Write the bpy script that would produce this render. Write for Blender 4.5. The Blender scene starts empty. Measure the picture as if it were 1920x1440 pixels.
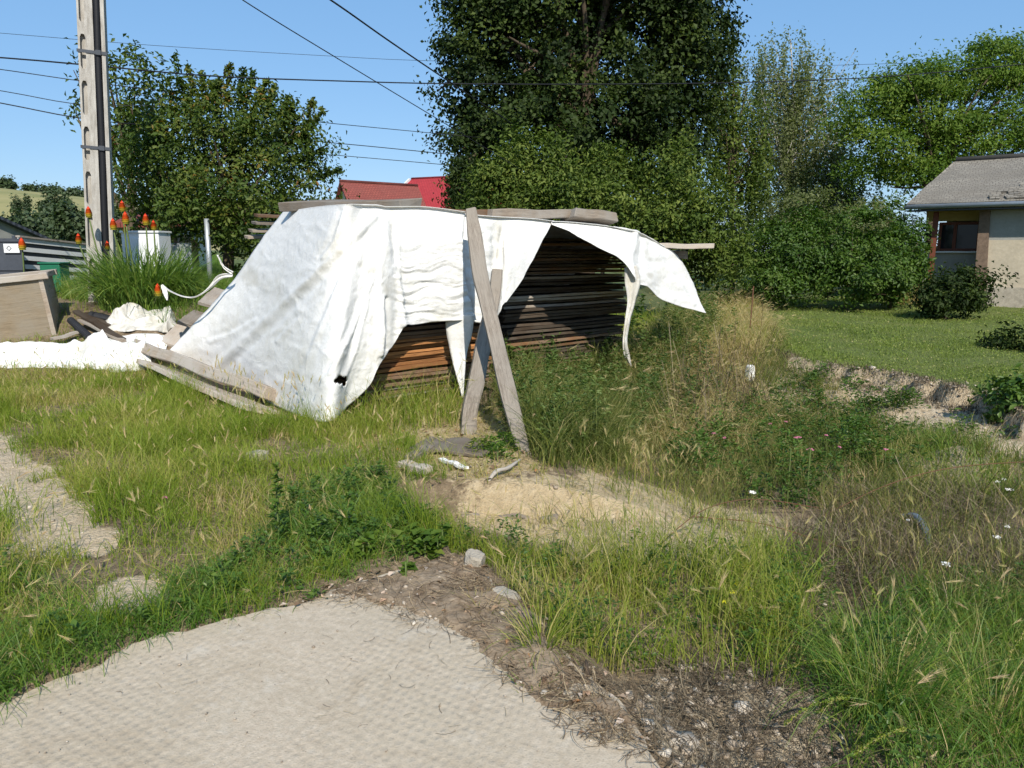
import bpy, bmesh, math, random
import numpy as np
from mathutils import Vector, Matrix
random.seed(7)
rng = np.random.default_rng(11)
sc = bpy.context.scene
COL = sc.collection

# ------------------------------------------------------------------ camera model (photo 1920x1440)
FPX, TH, EYE = 1400.0, math.radians(10.1), 1.6
CT, ST = math.cos(TH), math.sin(TH)
def ray(px, py):
    dx, dy = (px-960)/FPX, (720-py)/FPX
    return np.array([dx, CT+dy*ST, -ST+dy*CT])
def P(px, py, Y):
    d = ray(px, py); return np.array([0, 0, EYE]) + d*(Y/d[1])
def proj(pts):
    p = np.asarray(pts, float) - np.array([0, 0, EYE])
    f = p[..., 1]*CT - p[..., 2]*ST
    u = p[..., 1]*ST + p[..., 2]*CT
    return 960+FPX*p[..., 0]/f, 720-FPX*u/f

# ------------------------------------------------------------------ value noise
def _hash(ix, iy, iz):
    n = (ix*374761393 + iy*668265263 + iz*2147483647 + 1013904223) & 0xFFFFFFFF
    n = ((n ^ (n >> 13))*1274126177) & 0xFFFFFFFF
    n = ((n ^ (n >> 16))*2246822519) & 0xFFFFFFFF
    return ((n ^ (n >> 13)) & 0xFFFF)/65535.0
def vnoise(x, y, z=0.0):
    x, y, z = np.broadcast_arrays(np.asarray(x, float), np.asarray(y, float), np.asarray(z, float))
    ix, iy, iz = [np.floor(a).astype(np.int64) for a in (x, y, z)]
    fx, fy, fz = x-ix, y-iy, z-iz
    fx, fy, fz = [a*a*(3-2*a) for a in (fx, fy, fz)]
    r = 0
    for a in (0, 1):
        for b in (0, 1):
            for c in (0, 1):
                w = (fx if a else 1-fx)*(fy if b else 1-fy)*(fz if c else 1-fz)
                r = r + w*_hash(ix+a, iy+b, iz+c)
    return r*2-1
def fbm(x, y, z=0.0, o=4):
    r, a, s = 0, 1.0, 1.0
    for i in range(o):
        r = r + a*vnoise(np.asarray(x)*s+i*17.3, np.asarray(y)*s-i*9.1, np.asarray(z)*s+i*5.7); a *= .5; s *= 2.03
    return r
def sstep(a, b, x):
    t = np.clip((np.asarray(x, float)-a)/(b-a), 0, 1); return t*t*(3-2*t)

# ------------------------------------------------------------------ terrain
def pt_seg(x, y, poly):
    """signed distance to an open polyline (positive on its left)"""
    best = np.full(np.shape(x), 1e9); sign = np.ones(np.shape(x))
    for (ax, ay), (bx, by) in zip(poly[:-1], poly[1:]):
        ex, ey = bx-ax, by-ay; L = ex*ex+ey*ey
        t = np.clip(((x-ax)*ex+(y-ay)*ey)/L, 0, 1)
        dx, dy = x-ax-t*ex, y-ay-t*ey
        d = np.hypot(dx, dy); cr = ex*(y-ay)-ey*(x-ax)
        m = d < best
        best = np.where(m, d, best); sign = np.where(m, np.sign(cr)+(cr == 0), sign)
    return best*sign
def inpoly(x, y, poly):
    x, y = np.asarray(x), np.asarray(y); r = np.zeros(x.shape, bool); n = len(poly)
    for i in range(n):
        x0, y0 = poly[i]; x1, y1 = poly[(i+1) % n]
        c = (y0 > y) != (y1 > y)
        with np.errstate(divide='ignore', invalid='ignore'):
            xi = (x1-x0)*(y-y0)/((y1-y0) if y1 != y0 else 1e-9)+x0
        r ^= c & (x < xi)
    return r
def g0(px, py, z=0.0):
    d = ray(px, py); t = (z-EYE)/d[2]; return (d[0]*t, d[1]*t)

BANK = [g0(1925, 782, .08), g0(1860, 742, .08), g0(1780, 724, .08), g0(1700, 706, .08), g0(1600, 692, .08), g0(1500, 680, .08), g0(1440, 655, .08), g0(1330, 600, .08)]
BANK = ([(BANK[0][0]+6, BANK[0][1]-4.5)] + BANK)[::-1]      # lawn on its left side
SLAB_PX = [(-500, 1560), (-150, 1400), (0, 1325), (110, 1275), (200, 1235), (300, 1198), (400, 1165), (480, 1150), (560, 1130), (700, 1085), (870, 1045), (930, 1100), (1000, 1170), (1090, 1255), (1160, 1325), (1260, 1460)]
SLAB = [g0(*p) for p in SLAB_PX] + [(1.6, -1.5), (-4, -1.5)]
SLAB_EDGE = [g0(870, 1045), g0(1000, 1170), g0(1160, 1325), g0(1260, 1460), (1.6, -1.5)]
def hgt(x, y):
    x = np.asarray(x, float); y = np.asarray(y, float)
    left = .75*sstep(8.7, 11.6, y)*sstep(-3.0, -4.6, x)
    lawn = .08 + .012*np.clip(y-9, 0, 14)
    db = pt_seg(x, y, BANK) + .16*fbm(x*1.7, y*1.7, 3.1, 2) + .07*fbm(x*6, y*6, 5.1, 3)
    bk = .42*sstep(-.05, .05, db)+.58*sstep(-1.25, -.02, db+.15*fbm(x*3, y*3, 8, 3))          # 1 on the lawn side
    de = pt_seg(x, y, SLAB_EDGE)        # positive right of the slab edge
    pit = -.34*sstep(.15, 2.4, x + .18*(y-4.2)) - .05*sstep(0, 1, x)
    pit = np.where(y < 5, np.minimum(pit, -.22*sstep(.0, .35, de)), pit)
    pit = pit*sstep(12.5, 9, y) 
    near = pit + .03*fbm(x*.9, y*.9, 1.7, 4)*sstep(.1, .6, np.abs(de)+.3*(y > 4)) + .014*fbm(x*5, y*5, 2.2, 3)
    r = sstep(-.6, .8, x)               # the right half has the bank
    bkm = bk*sstep(0.8, 3.2, x)
    z = near*(1-bkm) + (lawn+.02*fbm(x*.6, y*.6, 9, 3))*bkm + left
    back = sstep(9.5, 14, y)*sstep(3.5, 0, x)*.12
    z = z + back*(1-bkm)
    ins = inpoly(x, y, SLAB)
    z = np.where(ins, np.minimum(z, 0)-.05, z)
    far = np.hypot(x, y)
    z = z + .012*np.clip(far-25, 0, 120)*sstep(25, 60, far)*.6
    return z
def gz(x, y): return float(hgt(np.array([x]), np.array([y]))[0])
def G(px, py):
    """the ground point seen at a photo pixel"""
    d = ray(px, py); t = np.linspace(1.5, 60, 2400)
    X, Y, Z = d[0]*t, d[1]*t, EYE+d[2]*t
    k = np.argmax(Z < hgt(X, Y))
    if k == 0: k = len(t)-1
    return np.array([X[k], Y[k], Z[k]])
def W(poly): return [tuple(G(*p)[:2]) for p in poly]

# ------------------------------------------------------------------ object helpers
def tag(o, label=None, cat=None, group=None, kind=None):
    if label: o['label'] = label
    if cat: o['category'] = cat
    if group: o['group'] = group
    if kind: o['kind'] = kind
    return o
def link(name, me, mat=None, parent=None):
    o = bpy.data.objects.new(name, me); COL.objects.link(o)
    if mat is not None: me.materials.append(mat)
    if parent is not None: o.parent = parent
    return o
def empty(name, loc):
    o = bpy.data.objects.new(name, None); COL.objects.link(o); o.location = loc; o.empty_display_size = .2
    return o
def meshpy(name, v, f, smooth=False):
    me = bpy.data.meshes.new(name); me.from_pydata([tuple(map(float, p)) for p in v], [], [tuple(map(int, q)) for q in f]); me.update()
    if smooth: me.polygons.foreach_set('use_smooth', [True]*len(me.polygons))
    return me
def meshnp(name, v, f, attrs=None, smooth=False):
    """v (N,3), f (M,k) with k fixed"""
    me = bpy.data.meshes.new(name); f = np.asarray(f, np.int32); M, k = f.shape
    me.vertices.add(len(v)); me.vertices.foreach_set('co', np.asarray(v, np.float32).ravel())
    me.loops.add(M*k); me.loops.foreach_set('vertex_index', f.ravel())
    me.polygons.add(M); me.polygons.foreach_set('loop_start', np.arange(0, M*k, k, dtype=np.int32))
    try: me.polygons.foreach_set('loop_total', np.full(M, k, np.int32))
    except Exception: pass
    for nm, a in (attrs or {}).items():
        at = me.attributes.new(nm, 'FLOAT', 'POINT'); at.data.foreach_set('value', np.asarray(a, np.float32))
    me.update(calc_edges=True)
    if smooth: me.polygons.foreach_set('use_smooth', np.ones(M, bool))
    return me
class MB:
    """collects vertices and faces of one mesh"""
    def __init__(s): s.v = []; s.f = []
    def add(s, v, f):
        n = len(s.v); s.v += [tuple(map(float, p)) for p in v]; s.f += [tuple(i+n for i in q) for q in f]; return s
    def box(s, c, d, M=None):
        x, y, z = [a/2 for a in d]
        v = [Vector((i*x, j*y, k*z)) for i in (-1, 1) for j in (-1, 1) for k in (-1, 1)]
        if M is not None: v = [M @ p for p in v]
        v = [p+Vector(c) for p in v]
        return s.add(v, [(0, 1, 3, 2), (4, 6, 7, 5), (0, 4, 5, 1), (2, 3, 7, 6), (0, 2, 6, 4), (1, 5, 7, 3)])
    def tube(s, pts, rad, n=8, cap=True):
        pts = [Vector(map(float, p)) for p in pts]
        if not hasattr(rad, '__len__'): rad = [rad]*len(pts)
        rings = []; up = Vector((0, 0, 1)); V = []; F = []
        for i, p in enumerate(pts):
            t = (pts[min(i+1, len(pts)-1)]-pts[max(i-1, 0)]).normalized()
            a = t.cross(up if abs(t.z) < .95 else Vector((1, 0, 0))).normalized(); b = a.cross(t)
            for k in range(n):
                an = 2*math.pi*k/n; V.append(p+(a*math.cos(an)+b*math.sin(an))*rad[i])
        for i in range(len(pts)-1):
            for k in range(n):
                F.append((i*n+k, i*n+(k+1) % n, (i+1)*n+(k+1) % n, (i+1)*n+k))
        if cap: F.append(tuple(range(n))[::-1]); F.append(tuple((len(pts)-1)*n+k for k in range(n)))
        return s.add(V, F)
    def build(s, name, mat, parent=None, smooth=False, bevel=0):
        me = meshpy(name, s.v, s.f, smooth)
        bm = bmesh.new(); bm.from_mesh(me); bmesh.ops.recalc_face_normals(bm, faces=bm.faces); bm.to_mesh(me); bm.free()
        o = link(name, me, mat, parent)
        if bevel:
            m = o.modifiers.new('bev', 'BEVEL'); m.width = bevel; m.segments = 2; m.limit_method = 'ANGLE'
        return o

# ------------------------------------------------------------------ node helpers
class Mt:
    def __init__(s, name):
        s.m = bpy.data.materials.new(name); s.m.use_nodes = True; s.nt = s.m.node_tree
        s.b = s.nt.nodes['Principled BSDF']; s.out = s.nt.nodes['Material Output']
        s.b.inputs['Roughness'].default_value = .85; s.b.inputs['Specular IOR Level'].default_value = .25
    def n(s, typ, ins=None, **props):
        nd = s.nt.nodes.new('ShaderNode'+typ)
        for k, v in props.items(): setattr(nd, k, v)
        for k, v in (ins or {}).items(): s.put(nd.inputs[k], v)
        return nd
    def put(s, sock, v):
        if isinstance(v, bpy.types.NodeSocket): s.nt.links.new(v, sock)
        else:
            if hasattr(sock.default_value, '__len__') and hasattr(v, '__len__') and len(v) == 3 and len(sock.default_value) == 4: v = (*v, 1)
            sock.default_value = v
    def coord(s, kind='Object', scale=(1, 1, 1), rot=(0, 0, 0)):
        c = s.n('TexCoord').outputs[kind]
        return s.n('Mapping', {'Vector': c, 'Scale': scale, 'Rotation': rot}).outputs[0]
    def pos(s, scale=(1, 1, 1), rot=(0, 0, 0)):
        c = s.n('NewGeometry').outputs['Position']
        return s.n('Mapping', {'Vector': c, 'Scale': scale, 'Rotation': rot}).outputs[0]
    def noise(s, vec, scale, detail=5, rough=.6, dist=0):
        return s.n('TexNoise', {'Vector': vec, 'Scale': scale, 'Detail': detail, 'Roughness': rough, 'Distortion': dist}).outputs[0]
    def ramp(s, fac, stops, interp='LINEAR'):
        r = s.n('ValToRGB', {'Fac': fac}); r.color_ramp.interpolation = interp; e = r.color_ramp.elements
        while len(e) < len(stops): e.new(.5)
        for el, (p, c) in zip(e, stops):
            el.position = p; el.color = (*c, 1) if hasattr(c, '__len__') else (c, c, c, 1)
        return r.outputs[0]
    def mix(s, fac, a, b, mode='MIX'):
        m = s.n('Mix', None, data_type='RGBA', blend_type=mode)
        s.put(m.inputs[0], fac); s.put(m.inputs[6], a); s.put(m.inputs[7], b); return m.outputs[2]
    def math(s, op, a, b=0.0, clamp=False):
        m = s.n('Math', None, operation=op, use_clamp=clamp); s.put(m.inputs[0], a); s.put(m.inputs[1], b); return m.outputs[0]
    def attr(s, name): return s.n('Attribute', None, attribute_name=name).outputs['Fac']
    def rand(s): return s.n('ObjectInfo').outputs['Random']
    def bump(s, h, strength=.4, dist=.02, prev=None):
        b = s.n('Bump', {'Height': h, 'Strength': strength, 'Distance': dist})
        if prev is not None: s.put(b.inputs['Normal'], prev)
        return b.outputs[0]
    def base(s, c, rough=None, normal=None):
        s.put(s.b.inputs['Base Color'], c)
        if rough is not None: s.put(s.b.inputs['Roughness'], rough)
        if normal is not None: s.put(s.b.inputs['Normal'], normal)
        return s.m
def plain(name, col, rough=.7, var=.25, scale=6, metal=0, bump=.15):
    m = Mt(name); p = m.coord('Object'); a = m.noise(p, scale, 6, .65); b = m.noise(p, scale*9, 3)
    f = m.math('ADD', m.math('MULTIPLY', a, .7), m.math('MULTIPLY', b, .3))
    lo = tuple(c*(1-var) for c in col); hi = tuple(min(1, c*(1+var)) for c in col)
    m.b.inputs['Metallic'].default_value = metal
    return m.base(m.ramp(f, [(.3, lo), (.7, hi)]), rough, m.bump(b, bump, .01))
def wood(name, dark, light, grey=None, gscale=1.0, rough=.85):
    """grain along local x"""
    m = Mt(name); r = m.rand()
    off = m.n('CombineXYZ', {'X': m.math('MULTIPLY', r, 37.0), 'Y': m.math('MULTIPLY', r, 13.0), 'Z': m.math('MULTIPLY', r, 7.0)}).outputs[0]
    c = m.n('TexCoord').outputs['Object']; v = m.n('VectorMath', {0: c, 1: off}, operation='ADD').outputs[0]
    ps = m.n('Mapping', {'Vector': v, 'Scale': (1.2*gscale, 22*gscale, 22*gscale)}).outputs[0]
    g = m.noise(ps, 2.2, 7, .7, .6); fine = m.noise(ps, 9, 4, .7)
    blot = m.noise(v, 2.5, 4, .6)
    col = m.ramp(g, [(.28, dark), (.5, tuple((a+b)/2 for a, b in zip(dark, light))), (.72, light)])
    col = m.mix(m.math('MULTIPLY', m.ramp(fine, [(.35, 1), (.5, 0)]), .45), col, tuple(d*.45 for d in dark))
    if grey: col = m.mix(m.ramp(blot, [(.35, 0), (.62, .85)]), col, grey)
    br = m.math('ADD', m.math('MULTIPLY', r, .7), .62)
    col = m.mix(1, col, m.n('CombineXYZ', {'X': br, 'Y': br, 'Z': br}).outputs[0], 'MULTIPLY')
    return m.base(col, rough, m.bump(m.math('ADD', g, m.math('MULTIPLY', fine, .5)), .5, .012))
def leafmat(name, cols, trans=.35, rough=.45, spec=.4, tipcol=None):
    """cols: ramp over the per-leaf attribute rnd"""
    m = Mt(name); r = m.attr('rnd'); c = m.ramp(r, cols)
    if tipcol is not None:
        c = m.mix(m.ramp(m.attr('tip'), [(.55, 0), (1, .8)]), c, tipcol)
    m.base(c, rough); m.b.inputs['Specular IOR Level'].default_value = spec
    tl = m.n('BsdfTranslucent', {'Color': m.mix(1, c, (1.25, 1.35, .6, 1), 'MULTIPLY')})
    mx = m.n('MixShader', {0: trans}); m.nt.links.new(m.b.outputs[0], mx.inputs[1]); m.nt.links.new(tl.outputs[0], mx.inputs[2])
    m.nt.links.new(mx.outputs[0], m.out.inputs[0]); return m.m

# ------------------------------------------------------------------ materials
def ground_mat():
    m = Mt('ground'); p = m.pos()
    n1 = m.noise(p, 1.3, 6, .65); n2 = m.noise(p, 14, 6, .7); n3 = m.noise(p, 70, 3)
    soil = m.ramp(n2, [(.3, (.13, .095, .058)), (.55, (.27, .20, .125)), (.75, (.41, .32, .21))])
    bare = m.ramp(n2, [(.28, (.42, .325, .21)), (.5, (.56, .445, .305)), (.72, (.66, .55, .40))])
    sand = m.ramp(n2, [(.25, (.38, .28, .16)), (.5, (.53, .41, .25)), (.75, (.63, .51, .34))])
    clay = m.ramp(n2, [(.25, (.28, .20, .12)), (.5, (.50, .40, .27)), (.75, (.62, .53, .40))])
    lawn = m.ramp(n1, [(.3, (.10, .14, .03)), (.6, (.15, .175, .045)), (.8, (.22, .20, .08))])
    far = m.ramp(m.noise(p, .05, 4), [(.4, (.07, .11, .03)), (.6, (.15, .16, .06))])
    c = soil
    for a, col in (('m_bare', bare), ('m_sand', sand), ('m_clay', clay), ('m_lawn', lawn), ('m_far', far)):
        f = m.math('MULTIPLY', m.math('SUBTRACT', m.math('ADD', m.attr(a), m.math('MULTIPLY', m.math('SUBTRACT', n2, .5), 1.5)), .32), 3.2, True)
        c = m.mix(f, c, col)
    h = m.math('ADD', n2, m.math('MULTIPLY', n3, .4))
    return m.base(c, .95, m.bump(h, 1.0, .06))
def concrete_mat():
    m = Mt('slab concrete'); p = m.pos(rot=(0, 0, .35))
    a = m.noise(p, 1.2, 6, .65); b = m.noise(p, 30, 6, .75); f = m.noise(p, 130, 3, .6)
    vo = m.n('TexVoronoi', {'Vector': m.pos((29, 21, 1), (0, 0, .42)), 'Scale': 1.0, 'Randomness': .22}).outputs['Distance']
    dent = m.ramp(vo, [(.12, 0), (.42, 1)]); fade = m.ramp(m.noise(p, 1.1, 4, .6), [(.40, .1), (.58, 1)])
    c = m.ramp(b, [(.3, (.35, .285, .21)), (.5, (.44, .365, .275)), (.7, (.51, .435, .34))])
    c = m.mix(m.ramp(a, [(.4, 0), (.68, .6)]), c, (.38, .32, .23))
    c = m.mix(m.ramp(f, [(.3, .6), (.46, 0)]), c, (.27, .23, .17)); c = m.mix(m.ramp(m.noise(p, 48, 4, .7), [(.34, .55), (.5, 0)]), c, (.33, .285, .215)); c = m.mix(m.math('MULTIPLY', m.ramp(vo, [(.12, .28), (.38, 0)]), fade), c, (.33, .29, .23))  # last mix puts the shade of the imprint dents into the colour
    c = m.mix(m.ramp(m.noise(p, 2.2, 7, .75, 1.0), [(.5, 0), (.66, .55)]), c, (.30, .235, .16)); c = m.mix(m.ramp(m.noise(p, 3.1, 6, .7), [(.58, 0), (.72, .35)]), c, (.55, .52, .46))
    h = m.math('ADD', m.math('MULTIPLY', b, .35), m.math('MULTIPLY', f, .7))
    nb = m.bump(h, .6, .006); nb = m.bump(m.math('MULTIPLY', dent, fade), .32, .008, nb)
    return m.base(c, .9, nb)
def tarp_mat(name='white tarp', dirt=.5, dull=None):
    m = Mt(name); p = m.pos()
    a = m.noise(p, 2.1, 7, .7); b = m.noise(p, 9, 6, .7, .8); f = m.noise(p, 55, 4, .65)
    c = m.ramp(f, [(.3, (.66, .65, .62)), (.6, (.76, .75, .725))])
    if dull: c = m.mix(m.ramp(b, [(.35, .15), (.6, 1)]), c, dull)
    c = m.mix(m.math('MULTIPLY', m.ramp(a, [(.52, 0), (.75, 1)]), dirt), c, (.55, .52, .42))
    c = m.mix(m.math('MULTIPLY', m.ramp(b, [(.62, 0), (.78, 1)]), dirt), c, (.42, .39, .32))
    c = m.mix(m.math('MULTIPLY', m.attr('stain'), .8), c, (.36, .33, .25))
    wv = m.n('TexWave', {'Vector': p, 'Scale': 60.0, 'Distortion': 1.0}, wave_type='BANDS', bands_direction='Z').outputs['Fac']
    e = m.noise(p, 22, 5, .7, 1.2); rd = lambda n_: m.math('POWER', m.math('SUBTRACT', 1.0, m.math('ABSOLUTE', m.math('SUBTRACT', m.math('MULTIPLY', n_, 2.0), 1.0))), 6.0)
    c1 = rd(m.noise(p, 4.5, 2, .5, .6)); c2 = rd(m.noise(p, 13, 2, .5, .4)); h = m.math('ADD', m.math('ADD', m.math('MULTIPLY', c1, .45), m.math('MULTIPLY', c2, .16)), m.math('ADD', m.math('MULTIPLY', e, .22), m.math('MULTIPLY', f, .22)))
    nb = m.bump(h, .5, .012); nb = m.bump(wv, .05, .003, nb)
    m.base(c, .5, nb)
    tl = m.n('BsdfTranslucent', {'Color': (.75, .72, .62, 1)}); mx = m.n('MixShader', {0: .08})
    m.nt.links.new(m.b.outputs[0], mx.inputs[1]); m.nt.links.new(tl.outputs[0], mx.inputs[2]); m.nt.links.new(mx.outputs[0], m.out.inputs[0])
    return m.m
M = {}
M['ground'] = ground_mat(); M['concrete'] = concrete_mat(); M['tarp'] = tarp_mat(); M['tarp_dirty'] = tarp_mat('soiled tarp', 1.0, (.50, .47, .41))
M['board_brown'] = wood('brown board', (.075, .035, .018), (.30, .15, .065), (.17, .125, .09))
M['board_orange'] = wood('sunlit orange board', (.18, .07, .024), (.52, .245, .09))  # warm sunlit tone of the lower left boards, put into the colour
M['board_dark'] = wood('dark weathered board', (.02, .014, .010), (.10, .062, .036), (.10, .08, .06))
M['grey_wood'] = wood('grey weathered wood', (.17, .13, .095), (.37, .30, .23), (.31, .285, .25))
M['pale_wood'] = wood('pale weathered wood', (.25, .19, .135), (.46, .38, .295), (.40, .365, .32))
M['box_wood'] = wood('planter wood', (.20, .15, .095), (.38, .30, .20), (.30, .26, .20), .7)
M['prop_wood'] = wood('weathered prop wood', (.15, .115, .085), (.46, .40, .33), (.33, .29, .24), .8)
M['plywood'] = wood('dark plywood', (.075, .058, .042), (.19, .155, .115), (.17, .145, .12))
M['bark'] = plain('bark', (.10, .075, .05), .95, .4, 9, 0, .8)
M['birch_bark'] = plain('birch bark', (.36, .34, .30), .8, .5, 7, 0, .4)
def pole_mat():
    m = Mt('pole concrete'); p = m.coord('Object'); a = m.noise(p, 3, 6, .7); b = m.noise(m.coord('Object', (8, 8, 1.2)), 3, 6, .7); f = m.noise(p, 90, 3)
    c = m.ramp(b, [(.3, (.24, .22, .19)), (.5, (.36, .34, .305)), (.72, (.47, .45, .41))])
    c = m.mix(m.ramp(a, [(.5, 0), (.7, .55)]), c, (.27, .24, .20))
    c = m.mix(m.ramp(f, [(.28, .5), (.4, 0)]), c, (.15, .13, .11))
    return m.base(c, .9, m.bump(m.math('ADD', f, a), .4, .01))
M['pole'] = pole_mat()
M['cable'] = plain('black cable', (.012, .012, .014), .5, .1)
M['white_paint'] = plain('white painted metal', (.66, .67, .67), .45, .06, 3, 0, .05)
M['white_wall'] = plain('white plaster wall', (.66, .65, .62), .9, .08, 2)
M['cream_wall'] = plain('cream plaster wall', (.62, .55, .40), .9, .08, 2)
M['beige_wall'] = plain('beige plaster', (.40, .345, .26), .92, .24, 1.6, 0, .5)
M['grey_wall'] = plain('grey plaster', (.27, .265, .24), .92, .2, 2.5, 0, .3)
M['ochre_panel'] = plain('ochre panel', (.38, .29, .11), .8, .1)
M['red_paint'] = plain('red brown paint', (.14, .045, .025), .6, .2)
M['brick'] = plain('brown brick', (.15, .105, .075), .9, .35, 14, 0, .5)
M['galv'] = plain('galvanised metal', (.42, .44, .45), .45, .15, 5, .6)
M['dark_metal'] = plain('dark slate paint', (.055, .062, .075), .55, .2)
M['green_plastic'] = plain('green plastic', (.015, .12, .065), .4, .1)
M['rust'] = plain('rusty steel', (.13, .065, .035), .85, .35, 20)
M['black_plastic'] = plain('black plastic', (.02, .02, .022), .4, .2)
M['blue_plastic'] = plain('faded blue grey plastic', (.13, .16, .21), .45, .2)
M['rock'] = plain('grey rubble', (.34, .30, .24), .95, .35, 10, 0, .9)
M['brickbit'] = plain('orange brick', (.45, .19, .08), .9, .25, 14, 0, .6)
M['white_scrap'] = plain('white scrap', (.72, .71, .68), .6, .1)
M['glass'] = Mt('window glass').base((.02, .022, .025), .08)
def roof_mat(name, cols, sx, sz, bump=.5):
    m = Mt(name); v = m.coord('Object', (sx, sx, sz))
    br = m.n('TexBrick', {'Vector': m.coord('UV', (1, 1, 1)), 'Scale': 1.0, 'Mortar Size': .018, 'Color1': (*cols[0], 1), 'Color2': (*cols[1], 1), 'Mortar': tuple(c*.35 for c in cols[0])+(1,), 'Brick Width': .3, 'Row Height': .22})
    n = m.noise(m.pos(), 1.1, 6, .7); n2 = m.noise(m.pos(), 12, 5, .7)
    c = m.mix(m.ramp(n, [(.42, 0), (.7, .7)]), br.outputs[0], cols[2]); c = m.mix(m.ramp(n2, [(.5, 0), (.72, .5)]), c, tuple(k*.55 for k in cols[0]))
    return m.base(c, .8, m.bump(m.math('ADD', br.outputs['Fac'], n2), -bump, .03))
M['slate'] = roof_mat('grey slate roof', [(.20, .18, .15), (.24, .22, .185), (.13, .115, .095)], 1, 1)
M['red_roof'] = roof_mat('brick red roof tiles', [(.21, .055, .045), (.25, .07, .055), (.17, .055, .045)], 1, 1, .2)
M['crimson_roof'] = roof_mat('crimson roof sheets', [(.34, .03, .035), (.40, .04, .045), (.28, .03, .035)], 1, 1, .2)
M['dark_roof'] = roof_mat('dark roof', [(.06, .07, .09), (.08, .09, .11), (.05, .055, .07)], 1, 1, .2)
M['leaf_dark'] = leafmat('dark leaves with lit flecks', [(0, (.010, .020, .004)), (.55, (.022, .040, .007)), (.85, (.05, .075, .014)), (1, (.13, .16, .03))], .25, .6, .18)  # palest stop paints sunlit highlight flecks into the leaf colour
M['leaf_mid'] = leafmat('mid green leaves', [(0, (.030, .056, .009)), (.5, (.075, .115, .018)), (1, (.18, .22, .045))], .32, .6, .18)
M['leaf_cherry'] = leafmat('cherry leaves', [(0, (.024, .050, .007)), (.5, (.058, .098, .013)), (.9, (.115, .14, .022)), (1, (.26, .10, .025))], .3, .55, .25)
M['leaf_light'] = leafmat('pale green leaves', [(0, (.055, .11, .014)), (.6, (.11, .18, .025)), (1, (.20, .25, .045))], .42, .6, .18)
M['leaf_birch'] = leafmat('birch leaves', [(0, (.09, .115, .045)), (.6, (.16, .185, .075)), (1, (.28, .30, .16))], .5, .5, .25)
M['leaf_shrub'] = leafmat('fresh shrub leaves', [(0, (.024, .056, .007)), (.5, (.055, .11, .013)), (1, (.12, .18, .03))], .35, .5, .3)
M['leaf_far'] = leafmat('hedgerow leaves', [(0, (.030, .050, .022)), (1, (.07, .105, .038))], .25, .6)
M['grass'] = leafmat('green grass', [(0, (.085, .145, .012)), (.35, (.165, .235, .022)), (.65, (.255, .29, .045)), (.85, (.38, .335, .11)), (1, (.52, .42, .21))], .42, .5, .25)
M['grass_dull'] = leafmat('olive wild grass', [(0, (.05, .075, .015)), (.45, (.12, .15, .032)), (.75, (.22, .215, .07)), (.9, (.34, .28, .13)), (1, (.42, .30, .19))], .38, .55, .22)
M['grass_deep'] = leafmat('lush grass', [(0, (.06, .13, .018)), (.5, (.11, .205, .03)), (.85, (.21, .27, .045)), (1, (.42, .36, .15))], .42, .48, .3)
M['grass_lawn'] = leafmat('lawn grass', [(0, (.10, .15, .022)), (.6, (.18, .23, .042)), (.9, (.26, .27, .075)), (1, (.38, .33, .15))], .3, .5, .25)
M['grass_dry'] = leafmat('dry grass', [(0, (.24, .185, .07)), (.4, (.42, .32, .14)), (.7, (.55, .43, .23)), (1, (.16, .21, .04))], .4, .6, .2)
M['seed'] = leafmat('grass seed heads', [(0, (.42, .38, .16)), (.5, (.60, .50, .28)), (.8, (.60, .44, .30)), (1, (.34, .38, .10))], .5, .6, .2)
M['brush'] = leafmat('dead brown stems', [(0, (.05, .036, .022)), (.6, (.12, .09, .058)), (1, (.26, .21, .14))], .1, .8, .2)
M['litter'] = leafmat('straw litter', [(0, (.07, .045, .025)), (.5, (.18, .125, .075)), (1, (.40, .31, .19))], .15, .8, .2)
M['weed'] = leafmat('weed leaves', [(0, (.04, .085, .012)), (.6, (.075, .14, .02)), (1, (.14, .20, .035))], .33, .42, .35)
M['mugwort'] = leafmat('grey green weed leaves', [(0, (.06, .105, .025)), (.6, (.11, .165, .042)), (1, (.18, .235, .07))], .38, .5, .3)
M['poker_leaf'] = leafmat('strap leaves', [(0, (.06, .12, .02)), (.6, (.115, .20, .03)), (1, (.24, .31, .06))], .38, .45, .3)
M['poker_stem'] = plain('flower stem', (.11, .15, .045), .6, .2)
M['white_flower'] = plain('white petals', (.78, .76, .70), .6, .05)
M['yellow_flower'] = plain('yellow petals', (.62, .58, .03), .6, .1)
M['pink_flower'] = plain('pink petals', (.42, .14, .20), .6, .2)
M['dryleaf'] = leafmat('dead leaves', [(0, (.12, .075, .045)), (.5, (.30, .20, .125)), (.8, (.48, .40, .33)), (1, (.45, .20, .07))], .15, .75, .2)
M['pebble'] = leafmat('pebbles', [(0, (.20, .155, .11)), (.5, (.34, .28, .215)), (1, (.50, .44, .36))], 0, .9, .2)
def poker_mat():
    m = Mt('poker flower'); z = m.attr('tip'); n = m.noise(m.pos(), 60, 3)
    f = m.math('ADD', z, m.math('MULTIPLY', m.math('SUBTRACT', n, .5), .25))
    return m.base(m.ramp(f, [(.12, (.50, .42, .05)), (.33, (.72, .42, .03)), (.45, (.72, .10, .012)), (1, (.50, .025, .008))]), .6)
M['poker'] = poker_mat()

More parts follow.
